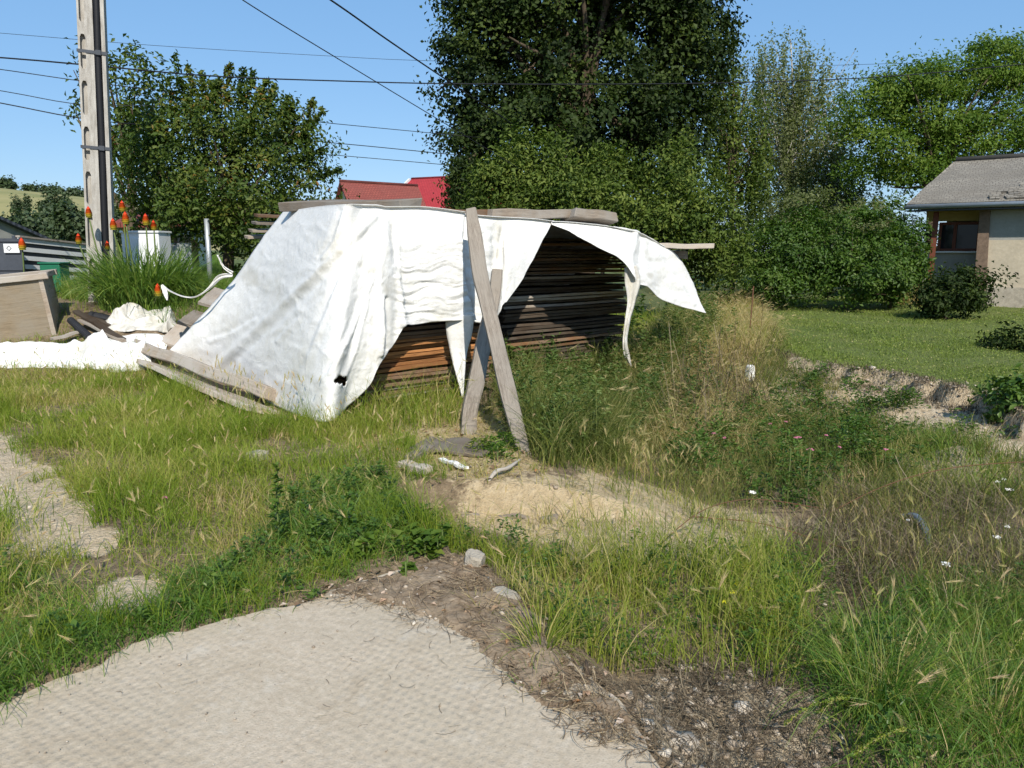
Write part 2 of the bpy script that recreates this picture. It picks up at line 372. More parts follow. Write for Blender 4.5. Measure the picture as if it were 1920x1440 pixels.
# ------------------------------------------------------------------ sky, sun, camera
SUN_EL, SUN_AZ = math.radians(40), math.radians(168)      # azimuth clockwise from the view direction
w = bpy.data.worlds.new('World'); sc.world = w; w.use_nodes = True; nt = w.node_tree
sky = nt.nodes.new('ShaderNodeTexSky'); sky.sky_type = 'NISHITA'; sky.sun_disc = False
sky.sun_elevation = SUN_EL; sky.sun_rotation = SUN_AZ; sky.air_density = 1.0; sky.dust_density = .35; sky.ozone_density = 1.5
bg = nt.nodes['Background']; fl = nt.nodes.new('ShaderNodeMix'); fl.data_type = 'RGBA'; fl.inputs[0].default_value = .55; fl.inputs[7].default_value = (1.6, 3.9, 7.3, 1)
nt.links.new(sky.outputs[0], fl.inputs[6]); nt.links.new(fl.outputs[2], bg.inputs[0]); bg.inputs[1].default_value = .10
S = Vector((math.sin(SUN_AZ)*math.cos(SUN_EL), math.cos(SUN_AZ)*math.cos(SUN_EL), math.sin(SUN_EL)))
sl = bpy.data.lights.new('sun', 'SUN'); sl.energy = 4.8; sl.angle = math.radians(.53); sl.color = (1, .94, .84)
so = bpy.data.objects.new('sun', sl); COL.objects.link(so); so.location = (5, -12, 20); so.rotation_euler = S.to_track_quat('Z', 'Y').to_euler()
cam = bpy.data.cameras.new('camera'); cam.sensor_width = 36; cam.lens = 36*FPX/1920; cam.clip_end = 3000; cam.clip_start = .05
co = bpy.data.objects.new('camera', cam); COL.objects.link(co); co.location = (0, 0, EYE); co.rotation_euler = (math.pi/2-TH, 0, 0); sc.camera = co
sc.view_settings.view_transform = 'Standard'; sc.view_settings.look = 'None'; sc.view_settings.gamma = 1; sc.view_settings.exposure = .36
sc.cycles.max_bounces = 6; sc.cycles.transparent_max_bounces = 4; sc.cycles.use_adaptive_sampling = True; sc.cycles.adaptive_threshold = .02
sc.cycles.use_denoising = True; sc.cycles.caustics_reflective = False; sc.cycles.caustics_refractive = False

# ------------------------------------------------------------------ ground sheet
R_BARE1 = W([(-200, 800), (30, 818), (75, 860), (105, 905), (160, 955), (190, 1005), (150, 1050), (60, 1050), (-20, 985), (-200, 960)])
R_BARE2 = W([(165, 1095), (230, 1075), (330, 1090), (345, 1125), (260, 1150), (180, 1150)])
R_SAND = W([(850, 915), (930, 895), (1080, 885), (1210, 910), (1310, 945), (1450, 965), (1540, 990), (1400, 1055), (1150, 1065), (990, 1005), (870, 980)])
R_BASE = W([(600, 800), (700, 770), (860, 755), (1000, 800), (1010, 880), (900, 905), (740, 880), (640, 830)])
R_CLAY = W([(1460, 690), (1600, 700), (1720, 715), (1870, 760), (1990, 800), (1990, 880), (1800, 850), (1640, 800), (1480, 745)])
R_GRAVEL = W([(1180, 1290), (1290, 1270), (1480, 1290), (1560, 1440), (1560, 1500), (1260, 1500)])
def jit(x, y, a=.14, s=2.6): return x+a*fbm(x*s, y*s, 4.2, 3), y+a*fbm(x*s+31, y*s, 8.8, 3)
def soft(x, y, poly):
    r = 0
    for k, (dx, dy) in enumerate([(0, 0), (.09, 0), (-.09, 0), (0, .09), (0, -.09)]):
        jx, jy = jit(x+dx, y+dy); r = r + inpoly(jx, jy, poly)
    return r/5.
def graded(lo, hi, step, far, n):
    a = np.arange(lo, hi+1e-6, step); k = np.linspace(0, 1, n)[1:]
    return a, k
gx = np.arange(-8.5, 9.51, .055); gy = np.arange(.4, 14.5, .055)
ex = np.geomspace(.15, 700, 40)
gx = np.concatenate([(-8.5-ex)[::-1], gx, 9.5+ex]); gy = np.concatenate([[-30, -12, -5, -2, -.8, -.1], gy, 14.5+np.geomspace(.15, 900, 45)])
X, Y = np.meshgrid(gx, gy); Xf, Yf = X.ravel(), Y.ravel(); Zf = hgt(Xf, Yf)
nx, ny = len(gx), len(gy)
idx = np.arange(nx*ny).reshape(ny, nx)
F = np.stack([idx[:-1, :-1].ravel(), idx[:-1, 1:].ravel(), idx[1:, 1:].ravel(), idx[1:, :-1].ravel()], 1)
db = pt_seg(Xf, Yf, BANK)
lawnm = sstep(0, .3, db)*sstep(.8, 3.2, Xf)*(Yf > 3)
at = {'m_bare': 1.35*np.maximum(soft(Xf, Yf, R_BARE1), soft(Xf, Yf, R_BARE2)), 'm_sand': np.maximum(soft(Xf, Yf, R_SAND), .75*soft(Xf, Yf, R_BASE)),
      'm_clay': np.maximum(sstep(-1.4, -.9, db)*sstep(.30, .02, db)*(Xf > 3.2)*(Yf < 10.6)*1.3, np.maximum(soft(Xf, Yf, R_CLAY)*(db < .1), .8*soft(Xf, Yf, R_GRAVEL))),
      'm_lawn': lawnm, 'm_far': sstep(13, 17, Yf)*(1-lawnm)}
me = meshnp('ground', np.stack([Xf, Yf, Zf], 1), F, at, True)
tag(link('ground', me, M['ground']), 'uneven sandy ground with a pit, bare soil and mown lawn', None, None, 'structure')

# concrete slab, a rough cast sheet
def jag(poly, n=14, a=.018):
    out = []
    for i in range(len(poly)):
        p, q = np.array(poly[i]), np.array(poly[(i+1) % len(poly)]); L = np.hypot(*(q-p)); k = max(1, int(L/.05)) if L < 2.2 else 1
        for j in range(k):
            s = p+(q-p)*j/k; out.append((s[0]+a*fbm(s[0]*9, s[1]*9, 2), s[1]+a*fbm(s[0]*9, s[1]*9, 7)))
    return out
sp = jag(SLAB, 14, .035); n = len(sp)
mb = MB(); mb.v = [(x, y, .006+.004*fbm(x*2, y*2, 1)) for x, y in sp]+[(x, y, -.2) for x, y in sp]
mb.f = [tuple(range(n))]+[(i, i+n, (i+1) % n+n, (i+1) % n) for i in range(n)]
o = mb.build('concrete_path', M['concrete']); tag(o, 'worn pale concrete slab with rough imprinted surface', None, None, 'structure')

# ------------------------------------------------------------------ vegetation generators
def blades(name, xy, h, wd, bend, mat, z=None, rnd=None, nseg=3, lean=None, base=0.0, parent=None, mesh=False, flat=0.0):
    """grass blades as curved tapering strips; xy (N,2)"""
    N = len(xy); x, y = xy[:, 0], xy[:, 1]
    z = (hgt(x, y) if z is None else z)+base-.01
    az = rng.uniform(0, 2*np.pi, N) if lean is None else lean+rng.normal(0, .5, N)
    ld = np.stack([np.cos(az), np.sin(az)], 1)
    fa = rng.uniform(0, 2*np.pi, N); sd = np.stack([np.cos(fa), np.sin(fa)], 1)
    V = np.zeros((N, 2*nseg+1, 3)); T = np.zeros((N, 2*nseg+1))
    for k in range(nseg+1):
        s = k/nseg; ang = bend*s
        hor = h*s*np.sin(np.minimum(ang, 1.5))*.9; ver = h*s*np.cos(np.minimum(ang, 2.0))
        c = np.stack([x+ld[:, 0]*hor, y+ld[:, 1]*hor, z+ver], 1)
        if k == nseg: V[:, 2*k] = c; T[:, 2*k] = 1
        else:
            wk = (wd*(1-.75*s**1.5)*.5)[:, None]; o3 = np.concatenate([sd*wk, np.zeros((N, 1))], 1)
            V[:, 2*k] = c-o3; V[:, 2*k+1] = c+o3; T[:, 2*k:2*k+2] = s
    fs = []
    for k in range(nseg-1): a = 2*k; fs += [(a, a+1, a+3), (a, a+3, a+2)]
    a = 2*(nseg-1); fs.append((a, a+1, a+2))
    nv = 2*nseg+1
    F = (np.array(fs)[None]+(np.arange(N)*nv)[:, None, None]).reshape(-1, 3)
    rnd = rng.random(N) if rnd is None else rnd
    me = meshnp(name, V.reshape(-1, 3), F, {'rnd': np.repeat(rnd, nv), 'tip': T.ravel()}, True)
    if mesh: return me
    return link(name, me, mat, parent)
def leafcloud(pts, nrm, size, aspect=.55, fold=.25, rnd=None, dirs=None):
    """diamond leaves folded on the midrib -> verts, tris, attrs"""
    N = len(pts); nrm = nrm/np.linalg.norm(nrm, axis=1, keepdims=True)
    d = rng.normal(size=(N, 3)) if dirs is None else dirs+rng.normal(size=(N, 3))*.25
    d -= nrm*(d*nrm).sum(1, keepdims=True); d /= np.linalg.norm(d, axis=1, keepdims=True)+1e-9
    b = np.cross(nrm, d); s = (size if hasattr(size, '__len__') else np.full(N, size))[:, None]
    V = np.stack([pts-d*s*.5, pts+b*s*aspect*.5-d*s*.06+nrm*s*fold*.5, pts+d*s*.5-nrm*s*.12, pts-b*s*aspect*.5-d*s*.06+nrm*s*fold*.5], 1)
    F = (np.array([(0, 1, 2), (0, 2, 3)])[None]+(np.arange(N)*4)[:, None, None]).reshape(-1, 3)
    rnd = rng.random(N) if rnd is None else rnd
    return V.reshape(-1, 3), F, {'rnd': np.repeat(rnd, 4)}
def merge(parts):
    V, F, R, n = [], [], [], 0
    for v, f, a in parts: V.append(v); F.append(f+n); R.append(a['rnd']); n += len(v)
    return np.concatenate(V), np.concatenate(F), {'rnd': np.concatenate(R)}
def lobe(px, py, rx, ry, Y, deep=None):
    c = P(px, py, Y); k = Y/FPX*1.02
    return c, np.array([rx*k, (deep if deep else rx*k*.9), ry*k])
def crown_points(lobes, n, hollow=.75, rag=.22):
    vol = np.array([l[1].prod()**.7 for l in lobes]); ch = rng.choice(len(lobes), n, p=vol/vol.sum())
    C = np.array([l[0] for l in lobes])[ch]; Rr = np.array([l[1] for l in lobes])[ch]
    d = rng.normal(size=(n, 3)); d /= np.linalg.norm(d, axis=1, keepdims=True)
    r = np.where(rng.random(n) < hollow, .72+.33*rng.random(n), rng.random(n)**.5*.8)
    r = r*(1+rag*fbm(d[:, 0]*2.4+C[:, 0], d[:, 1]*2.4+C[:, 1], d[:, 2]*2.4+C[:, 2], 3)+rag*.35*rng.normal(size=n))
    return C+d*Rr*r[:, None], d
def crown(lobes, ncl, per, sig, size, aspect=.55, fold=.25, hollow=.75, spread_z=.8, up=.35, strands=None, rjit=.35, rag=.22):
    c, d = crown_points(lobes, ncl, hollow, rag)
    pts = np.repeat(c, per, 0)+rng.normal(size=(ncl*per, 3))*np.array([sig, sig, sig*spread_z])*np.repeat(.6+.8*rng.random(ncl), per)[:, None]
    nr = np.repeat(d, per, 0)*.9+np.array([0, 0, up])+rng.normal(size=(ncl*per, 3))*.6
    rn = np.clip(np.repeat(rng.random(ncl), per)*(1-rjit)+rng.random(ncl*per)*rjit, 0, 1)
    parts = [leafcloud(pts, nr, size*(.65+.7*rng.random(len(pts))), aspect, fold, rn)]
    if strands is not None:
        for (st, dr, ln, k, sg, sz) in strands:       # start, direction, length, leaves, spread, size
            t = rng.random(k)[:, None]; pts = st+dr*ln*t+rng.normal(size=(k, 3))*sg*(1.1-.6*t)
            parts.append(leafcloud(pts, rng.normal(size=(k, 3))+np.array([0, -.3, .3]), sz*(.7+.6*rng.random(k)), aspect, fold, np.clip(rng.random()*.6+rng.random(k)*.4, 0, 1)))
    return merge(parts)
def limbs(base, top, r0, targets, rt=.25, n=7):
    mb = MB(); base, top = np.array(base, float), np.array(top, float)
    L = np.linalg.norm(top-base); ks = np.linspace(0, 1, 9)
    pts = [base+(top-base)*k+np.array([fbm(k*3, base[0], 1), fbm(k*3, base[0], 5), 0])*L*.02*k for k in ks]
    pts[0] = pts[0]-np.array([0, 0, .2])
    mb.tube(pts, [r0*(1.25 if i == 0 else 1)*(1-.75*k) for i, k in enumerate(ks)], n)
    for tg in targets:
        tg = np.array(tg); k = rng.uniform(.28, .8); s = base+(top-base)*k; r = r0*(1-.75*k)*.6
        m = (s+tg)/2+np.array([0, 0, .08*np.linalg.norm(tg-s)])+rng.normal(size=3)*.06*np.linalg.norm(tg-s)
        cv = [s+(m-s)*a*2*(1-a)+(tg-s)*a*a if False else (1-a)**2*s+2*a*(1-a)*m+a*a*tg for a in np.linspace(0, 1, 6)]
        mb.tube(cv, [r*(1-.8*a) for a in np.linspace(0, 1, 6)], 5, False)
    return mb
def tree(name, label, cat, base, top, r0, cr, leaf, targets, group=None, bark='bark'):
    t = empty(name, base); tag(t, label, cat, group)
    off = np.array(base)
    mb = limbs(base, top, r0, targets); mb.v = [tuple(np.array(v)-off) for v in mb.v]
    mb.build('trunk', M[bark], t, True)
    v, f, a = cr; me = meshnp('crown', v-off, f, a); link('crown', me, M[leaf], t)
    return t
def gbase(px, Y): 
    x = (px-960)/FPX*Y*1.0; return np.array([x, Y, gz(x, Y)])

# ------------------------------------------------------------------ timber stacks
A0 = np.array([-1.67, 7.2]); U = np.array([math.cos(math.radians(42)), math.sin(math.radians(42))]); NV = np.array([U[1], -U[0]]); VV = -NV
def Fp(px, py, d):
    """point seen at a pixel on the vertical sheet d metres in front of the stack's face"""
    r = ray(px, py); o = np.array([0, 0, EYE]); t = (d-((o[:2]-A0) @ NV))/(r[:2] @ NV); return o+r*t
def plank_mesh(L, Wd, T, seed=0, warp=.006, chip=.02, segs=8):
    r = random.Random(seed); mb = MB(); V = []
    for i in range(segs+1):
        x = L*(i/segs-.5); wz = warp*math.sin(i*.9+seed)+r.uniform(-1, 1)*warp*.3; wy = r.uniform(-1, 1)*warp*.5
        e = r.uniform(-chip, chip) if i in (0, segs) else 0
        for (j, k) in ((-1, -1), (1, -1), (1, 1), (-1, 1)):
            V.append((x+e+(r.uniform(-chip, chip)*.5 if i in (0, segs) else 0), j*Wd/2+wy+r.uniform(-1, 1)*warp*.2, k*T/2+wz))
    F = []
    for i in range(segs):
        for k in range(4): F.append((i*4+k, i*4+(k+1) % 4, i*4+4+(k+1) % 4, i*4+4+k))
    F += [(3, 2, 1, 0), tuple(segs*4+k for k in range(4))]
    me = meshpy('board', V, F); bm = bmesh.new(); bm.from_mesh(me); bmesh.ops.recalc_face_normals(bm, faces=bm.faces)
    bmesh.ops.bevel(bm, geom=[e for e in bm.edges if e.calc_face_angle(0) > .8], offset=min(T, Wd)*.08, segments=1, affect='EDGES'); bm.to_mesh(me); bm.free()
    return me
def place(o, p0, p1, roll=0.0):
    p0, p1 = Vector(map(float, p0)), Vector(map(float, p1)); x = (p1-p0).normalized(); up = Vector((0, 0, 1))
    if abs(x.z) > .95: up = Vector((0, -1, 0))
    y = up.cross(x).normalized(); z = x.cross(y)
    R = Matrix((x, y, z)).transposed() @ Matrix.Rotation(roll, 3, 'X'); o.matrix_world = Matrix.Translation((p0+p1)/2) @ R.to_4x4(); return o
protos = {}
for key, L in (('a', 1.78), ('b', 2.50)):
    for mi in ('board_brown', 'board_orange', 'board_dark', 'grey_wood'):
        for s in range(2):
            me = plank_mesh(L, .46 if key == 'a' else 1.0, .034, s*7+len(protos), .004); me.materials.append(M[mi]); protos[(key, mi, s)] = me
def stack(key, t0, t1, back, ztop, z0, mats, labels, group):
    z = z0; first = None; i = 0
    while z < ztop:
        mi = mats(z); s = random.randrange(2)
        o = bpy.data.objects.new('timber_board', protos[(key, mi, s)]) if first is None else first.copy()
        o.data = protos[(key, mi, s)]; first = first or o; COL.objects.link(o)
        j = random.uniform(-.07, .09); d = -back-(.23 if key == 'a' else .5)+random.uniform(-.05, .05)
        a = A0+U*(t0+j)+NV*d; b = A0+U*(t1+j)+NV*d; dz = random.uniform(-.006, .006)
        place(o, (*a, z), (*b, z+dz))
        tag(o, labels(z, mi), 'board', group); i += 1
        z += (.037 if key == 'a' else .040)+random.choice([0, .002, .004, .012, .024, .03])
def lab1(z, mi):
    if mi == 'board_orange': return 'sunlit orange brown board in the stack beside the hanging tarp point'
    if z < .45: return 'dull weathered board low in the stack left of the crossed props'
    return 'dark brown board in the shaded stack behind the left tarp sheet'
def lab2(z, mi):
    if mi == 'board_brown': return 'reddish brown board in the dark stack right of the crossed props'
    if mi == 'grey_wood': return 'grey edged board in the dark stack right of the crossed props'
    return 'shade darkened weathered board in the dark stack right of the crossed props'
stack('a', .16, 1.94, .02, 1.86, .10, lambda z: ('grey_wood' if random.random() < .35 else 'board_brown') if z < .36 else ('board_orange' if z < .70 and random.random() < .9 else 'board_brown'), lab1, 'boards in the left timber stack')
stack('b', 2.78, 5.28, .80, 1.80, .05, lambda z: random.choices(['board_dark', 'board_brown', 'grey_wood'], [.62, .24, .14])[0], lab2, 'boards in the right timber stack')  # dark weathered boards, coloured darker still for the shade under the tarp
# bearers under the stacks
for (t, bk, nm) in ((.25, 0, 'left'), (1.5, 0, 'left'), (3.0, .80, 'right'), (4.9, .80, 'right')):
    p = A0+U*t+NV*(-bk-.02); q = p+VV*.9
    o = link('timber_bearer', plank_mesh(.9, .1, .1, int(t*10)), M['board_dark']); place(o, (*p, gz(*p)+.03 if nm == 'left' else gz(*p)+.02), (*q, gz(*p)+.03))
    tag(o, f'dark square bearer under the foot of the {nm} timber stack', 'beam', f'bearers under the {nm} timber stack')
# boards poking out behind the tarp's upper corner
for i, (px, py, Y) in enumerate(((512, 405, 9.9), (506, 418, 9.9), (500, 432, 9.95), (492, 444, 10))):
    a = P(px, py, Y); b = P(px+85, py+1, Y+.35)
    o = link('timber_board', plank_mesh(1.0, .2, .035, 40+i), M['grey_wood' if i else 'board_brown']); place(o, a, b, .1)
    tag(o, 'grey board end poking out past the upper corner of the tarp', 'board', 'board ends past the tarp corner')

# ------------------------------------------------------------------ tarps
def catm(Pn, m):
    Pn = np.asarray(Pn, float); n = len(Pn); t = np.linspace(0, n-1, m); i = np.clip(t.astype(int), 0, n-2); f = (t-i)
    g = lambda k: Pn[np.clip(k, 0, n-1)]
    p0, p1, p2, p3 = g(i-1), g(i), g(i+1), g(i+2)
    p0 = np.where((i-1 < 0).reshape([-1]+[1]*(Pn.ndim-1)), 2*p1-p2, p0); p3 = np.where((i+2 > n-1).reshape([-1]+[1]*(Pn.ndim-1)), 2*p2-p1, p3)
    f = f.reshape([-1]+[1]*(Pn.ndim-1))
    return .5*((2*p1)+(-p0+p2)*f+(2*p0-5*p1+4*p2-p3)*f**2+(-p0+3*p1-3*p2+p3)*f**3)
def sheet(C, nu, nv):
    """C rows x cols x 3 -> nv x nu x 3"""
    C = np.asarray(C, float); a = catm(C, nv); b = catm(a.transpose(1, 0, 2), nu); return b.transpose(1, 0, 2)
def normals(S):
    du = np.gradient(S, axis=1); dv = np.gradient(S, axis=0); n = np.cross(du, dv); return n/(np.linalg.norm(n, axis=2, keepdims=True)+1e-9)
def ridge(px, py, line, wd):
    """1 on a photo-measured crease line, falling off sideways (used once, to lay out the creases)"""
    best = np.full(px.shape, 1e9)
    for (x0, y0), (x1, y1) in zip(line[:-1], line[1:]):
        ex, ey = x1-x0, y1-y0; t = np.clip(((px-x0)*ex+(py-y0)*ey)/(ex*ex+ey*ey), 0, 1)
        best = np.minimum(best, np.hypot(px-x0-t*ex, py-y0-t*ey))
    return np.exp(-(best/wd)**2)
def cloth(name, S, mat, keep=None, stain=None, parent=None, thick=.005):
    nv, nu, _ = S.shape; idx = np.arange(nv*nu).reshape(nv, nu)
    F = np.stack([idx[:-1, :-1], idx[:-1, 1:], idx[1:, 1:], idx[1:, :-1]], -1).reshape(-1, 4)
    if keep is not None: F = F[keep[:-1, :-1].ravel()]
    V = S.reshape(-1, 3); st = (stain if stain is not None else np.zeros((nv, nu))).ravel()
    us = np.unique(F); mp = -np.ones(len(V), int); mp[us] = np.arange(len(us))
    me = meshnp(name, V[us], mp[F], {'stain': st[us]}, True); o = link(name, me, mat, parent)
    m = o.modifiers.new('thick', 'SOLIDIFY'); m.thickness = thick; m.offset = 0
    return o
cols = [
 ([(527, 402), (484, 458), (440, 522), (380, 590), (318, 657)], 9.5, None),
 ([(585, 395), (538, 470), (495, 545), (445, 620), (398, 694)], 8.0, None),
 ([(640, 392), (598, 480), (556, 570), (512, 655), (470, 738)], 7.15, None),
 ([(680, 392), (655, 480), (630, 580), (610, 690), (597, 790)], None, (.10, .25, .36, .42, .40)),
 ([(696, 392), (684, 470), (672, 560), (660, 660), (650, 762)], None, (.10, .24, .34, .38, .30)),
 ([(705, 392), (703, 470), (701, 550), (698, 635), (693, 722)], None, (.10, .26, .34, .38, .34)),
 ([(713, 393), (715, 465), (716, 535), (715, 610), (712, 682)], None, (.10, .28, .36, .40, .38)),
 ([(721, 394), (728, 455), (734, 520), (738, 580), (737, 648)], None, (.10, .26, .30, .30, .28)),
 ([(729, 394), (738, 450), (746, 505), (752, 560), (759, 612)], None, (.10, .20, .24, .28, .32)),
 ([(745, 394), (752, 450), (760, 505), (768, 560), (776, 609)], None, (.10, .21, .24, .25, .27)),
 ([(800, 394), (808, 445), (815, 500), (822, 550), (830, 602)], None, (.12, .22, .25, .27, .28)),
 ([(871, 403), (868, 450), (870, 500), (878, 550), (893, 600)], None, (.14, .22, .26, .28, .30))]
C = []
for pl, Yt, ds in cols:
    pw = {9.5: 1.0, 8.0: 1.5}.get(Yt, 2.4)
    if ds is None:
        b = G(*pl[-1]); b[2] += .05; a = P(*pl[0], Yt); pts = []
        for k, q in enumerate(pl):
            s = (k/(len(pl)-1))**pw; pts.append(P(*q, Yt+(b[1]-Yt)*s))
    else: pts = [Fp(*q, d) for q, d in zip(pl, ds)]
    top = pts[0]; bk, dr = (.05, .0) if Yt and Yt > 9 else ((.4, .0) if Yt and Yt > 7.5 else ((1.0, -.0) if Yt else (1.7, -.8)))
    dv = np.array([.45, .89]) if Yt and Yt > 7.5 else (np.array([.05, 1.]) if Yt else np.array([-.33, .94]))
    r1 = top+np.array([*(dv*bk), .0]); r0 = r1+np.array([*(dv*.2*min(1, bk)), dr])
    C.append([r0, r1, top+np.array([*(dv*.12*min(1, bk)), .025*min(1, bk)])]+pts)
C = np.array(C).transpose(1, 0, 2)
SA = sheet(C, 240, 230); nrm = normals(SA); nrm *= np.sign(-(nrm[..., 1:2])+1e-9)
px, py = proj(SA); z = SA[..., 2]; fr = sstep(398, 430, py)
wall = sstep(728, 760, px)*fr
rip = fbm(px*.016, py*.12+1.1*fbm(px*.025, py*.02, 2, 2), 3, 4)
disp = wall*.014*rip*sstep(420, 520, py)
tent = (1-sstep(715, 735, px))*fr
q1 = (px*.70-py*.714); q2 = (px*.714+py*.70)
disp = disp+tent*.006*fbm(q1*0+ (px+py*.42)*.05, (py-px*.2)*.011, 5, 4)*(.35+.65*sstep(560, 700, px+.3*(py-500)))
main = ridge(px, py, [(702, 408), (640, 470), (560, 545), (480, 620), (400, 692)], 7)
disp = disp+main*.022-ridge(px, py, [(712, 412), (650, 478), (570, 555), (490, 630), (412, 700)], 7)*.018
disp = disp+ridge(px, py, [(716, 560), (716, 610), (713, 665)], 4)*.03-ridge(px, py, [(726, 560), (728, 610), (726, 655)], 4)*.025
disp = disp+ridge(px, py, [(740, 500), (752, 560), (757, 610)], 4)*.02
for ln in ([(800, 405), (835, 430), (870, 455)], [(645, 400), (630, 450), (605, 485)], [(560, 600), (520, 640)], [(745, 430), (748, 520)], [(700, 520), (660, 620), (620, 700)], [(690, 560), (665, 660), (640, 720)], [(640, 520), (600, 620), (560, 720)], [(395, 640), (440, 625), (480, 600)]):
    disp = disp+ridge(px, py, ln, 4)*.014-ridge(px+7, py+5, ln, 5)*.012
disp = disp+.003*fbm(px*.09, py*.09, 8, 3)*fr+fr*.008*(1-np.abs(fbm(px*.018+py*.012, py*.014-px*.008, 12, 2)))**6*(tent+.3*wall)
SA = SA+nrm*disp[..., None]
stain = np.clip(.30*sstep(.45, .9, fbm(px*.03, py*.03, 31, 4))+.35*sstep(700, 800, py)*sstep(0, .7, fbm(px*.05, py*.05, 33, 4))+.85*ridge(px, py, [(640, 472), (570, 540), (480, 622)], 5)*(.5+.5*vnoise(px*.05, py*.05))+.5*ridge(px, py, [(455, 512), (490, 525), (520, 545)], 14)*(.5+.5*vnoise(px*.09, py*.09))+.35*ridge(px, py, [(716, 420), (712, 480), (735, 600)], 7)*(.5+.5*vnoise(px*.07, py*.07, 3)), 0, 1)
hole = ((px-638)/11)**2+((py-713)/11)**2+.9*fbm(px*.14, py*.14, 3, 2) > 1
bot = np.ones_like(hole)
tA = cloth('white_tarp', SA, M['tarp'], hole, stain)
tag(tA, 'large white tarp tented over the left timber stack, with a small dark hole', 'tarp')
def strip(pl, wds, dep, mat, name, parent, rough=.01, nu=10, nv=60, twist=0):
    """a torn strip: centre line in photo pixels and widths"""
    pts = [Fp(q[0], q[1], d) if d < 3 else P(q[0], q[1], d) for q, d in zip(pl, dep)]; pc = catm(pts, nv)
    tg = np.gradient(pc, axis=0); tg /= np.linalg.norm(tg, axis=1, keepdims=True)
    sd = np.cross(tg, np.array([0, 1, 0])); sd /= np.linalg.norm(sd, axis=1, keepdims=True)
    wv = catm(np.array(wds)[:, None], nv)[:, 0]; s = np.linspace(-.5, .5, nu)
    S = pc[:, None]+sd[:, None]*(wv[:, None]*s[None])[..., None]
    kk = np.linspace(0, 1, nv)[:, None]; S[..., 1] += rough*np.cos(s[None]*9+kk*twist)+.5*rough*fbm(kk*9+s[None]*3, s[None]*4, 2, 2)
    return cloth(name, S, mat, None, None, parent, .004)
strip([(862, 590), (861, 625), (860, 660), (863, 700), (868, 746)], [.31, .27, .18, .10, .012], [.285, .27, .25, .27, .3], M['tarp'], 'torn_point', tA)
strip([(436, 512), (420, 500), (408, 478)], [.045, .025, .01], [9.4, 9.35, 9.3], M['tarp'], 'torn_strip', tA, .02)
strip([(436, 515), (412, 520), (392, 540), (368, 556), (345, 556), (318, 545), (304, 534)], [.05, .05, .03, .014, .012, .02, .010], [9.4, 9.4, 9.4, 9.4, 9.4, 9.45, 9.45], M['tarp'], 'torn_strip', tA, .02, 8, 70, 9)
strip([(304, 534), (310, 548), (314, 563)], [.03, .06, .01], [9.45, 9.43, 9.42], M['tarp'], 'torn_strip', tA, .015)

# second tarp, to the right of the props
def colB(pl, ds):
    pts = [Fp(*q, d) for q, d in zip(pl, ds)]; top = pts[0]
    r1 = top+np.array([*(VV*1.5), 0]); return [r1+np.array([*(VV*.2), -.8]), r1, top+np.array([*(VV*.1), .015])]+pts
def lerp2(a, b, n): return [(a[0]+(b[0]-a[0])*k/(n-1), a[1]+(b[1]-a[1])*k/(n-1)) for k in range(n)]
CB = [colB([(862, 405), (862, 450), (864, 500), (868, 550), (874, 602)], (.06, .12, .15, .17, .18)),
      colB([(905, 409), (905, 455), (906, 505), (909, 555), (913, 606)], (.1, .16, .2, .22, .24)),
      colB([(935, 411), (930, 455), (927, 500), (926, 550), (927, 602)], (.1, .1, .1, .13, .17)),
      colB([(965, 412), (956, 452), (949, 495), (943, 540), (938, 582)], (.1, .2, .24, .25, .26)),
      colB([(1000, 414), (987, 450), (973, 490), (958, 532), (945, 570)], (.12, .2, .24, .26, .27)),
      colB([(1034, 418), (1018, 450), (1000, 486), (978, 526), (950, 567)], (.12, .18, .22, .25, .27))]
SB = sheet(np.array(CB).transpose(1, 0, 2), 110, 130); px, py = proj(SB); nn = normals(SB); nn *= np.sign(-nn[..., 1:2]+1e-9); fr = sstep(412, 440, py)
d = fr*(.012*fbm((px-py*.15)*.06, py*.012, 4, 3)+.025*ridge(px, py, [(935, 415), (928, 500), (925, 560)], 5)-.02*ridge(px, py, [(942, 415), (938, 500), (934, 560)], 4)+.02*ridge(px, py, [(915, 440), (918, 520), (915, 600)], 5))
d = d+fr*.010*fbm(px*.02, py*.09, 5, 3)*(px < 925)
SB = SB+nn*d[..., None]
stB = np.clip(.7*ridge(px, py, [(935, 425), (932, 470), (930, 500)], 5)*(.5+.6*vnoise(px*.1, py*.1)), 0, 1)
flap = ((px-903)/9)**2+((py-447)/17)**2 > .8
tB = cloth('white_tarp', SB, M['tarp'], None, stB)
tag(tB, 'white tarp draped over the right timber stack, drawn aside from its dark middle', 'tarp')
CC = [colB(lerp2((1033, 417), (1034, 421), 4), (.14, .15, .15, .15)),
      colB(lerp2((1060, 418), (1062, 432), 4), (.16, .2, .22, .24)),
      colB(lerp2((1085, 420), (1086, 446), 4), (.16, .24, .28, .30)),
      colB(lerp2((1130, 425), (1130, 469), 4), (.16, .26, .33, .36)),
      colB(lerp2((1165, 431), (1170, 492), 4), (.16, .28, .36, .40)),
      colB(lerp2((1190, 437), (1190, 528), 4), (.14, .26, .36, .40)),
      colB(lerp2((1210, 446), (1214, 538), 4), (.10, .2, .28, .30)),
      colB(lerp2((1235, 460), (1238, 560), 4), (.05, .14, .2, .24)),
      colB(lerp2((1262, 476), (1268, 572), 4), (.0, .08, .16, .2)),
      colB(lerp2((1284, 500), (1298, 580), 4), (-.05, .04, .12, .18)),
      colB(lerp2((1296, 525), (1324, 587), 4), (-.1, .0, .08, .15))]
CC = np.array(CC)
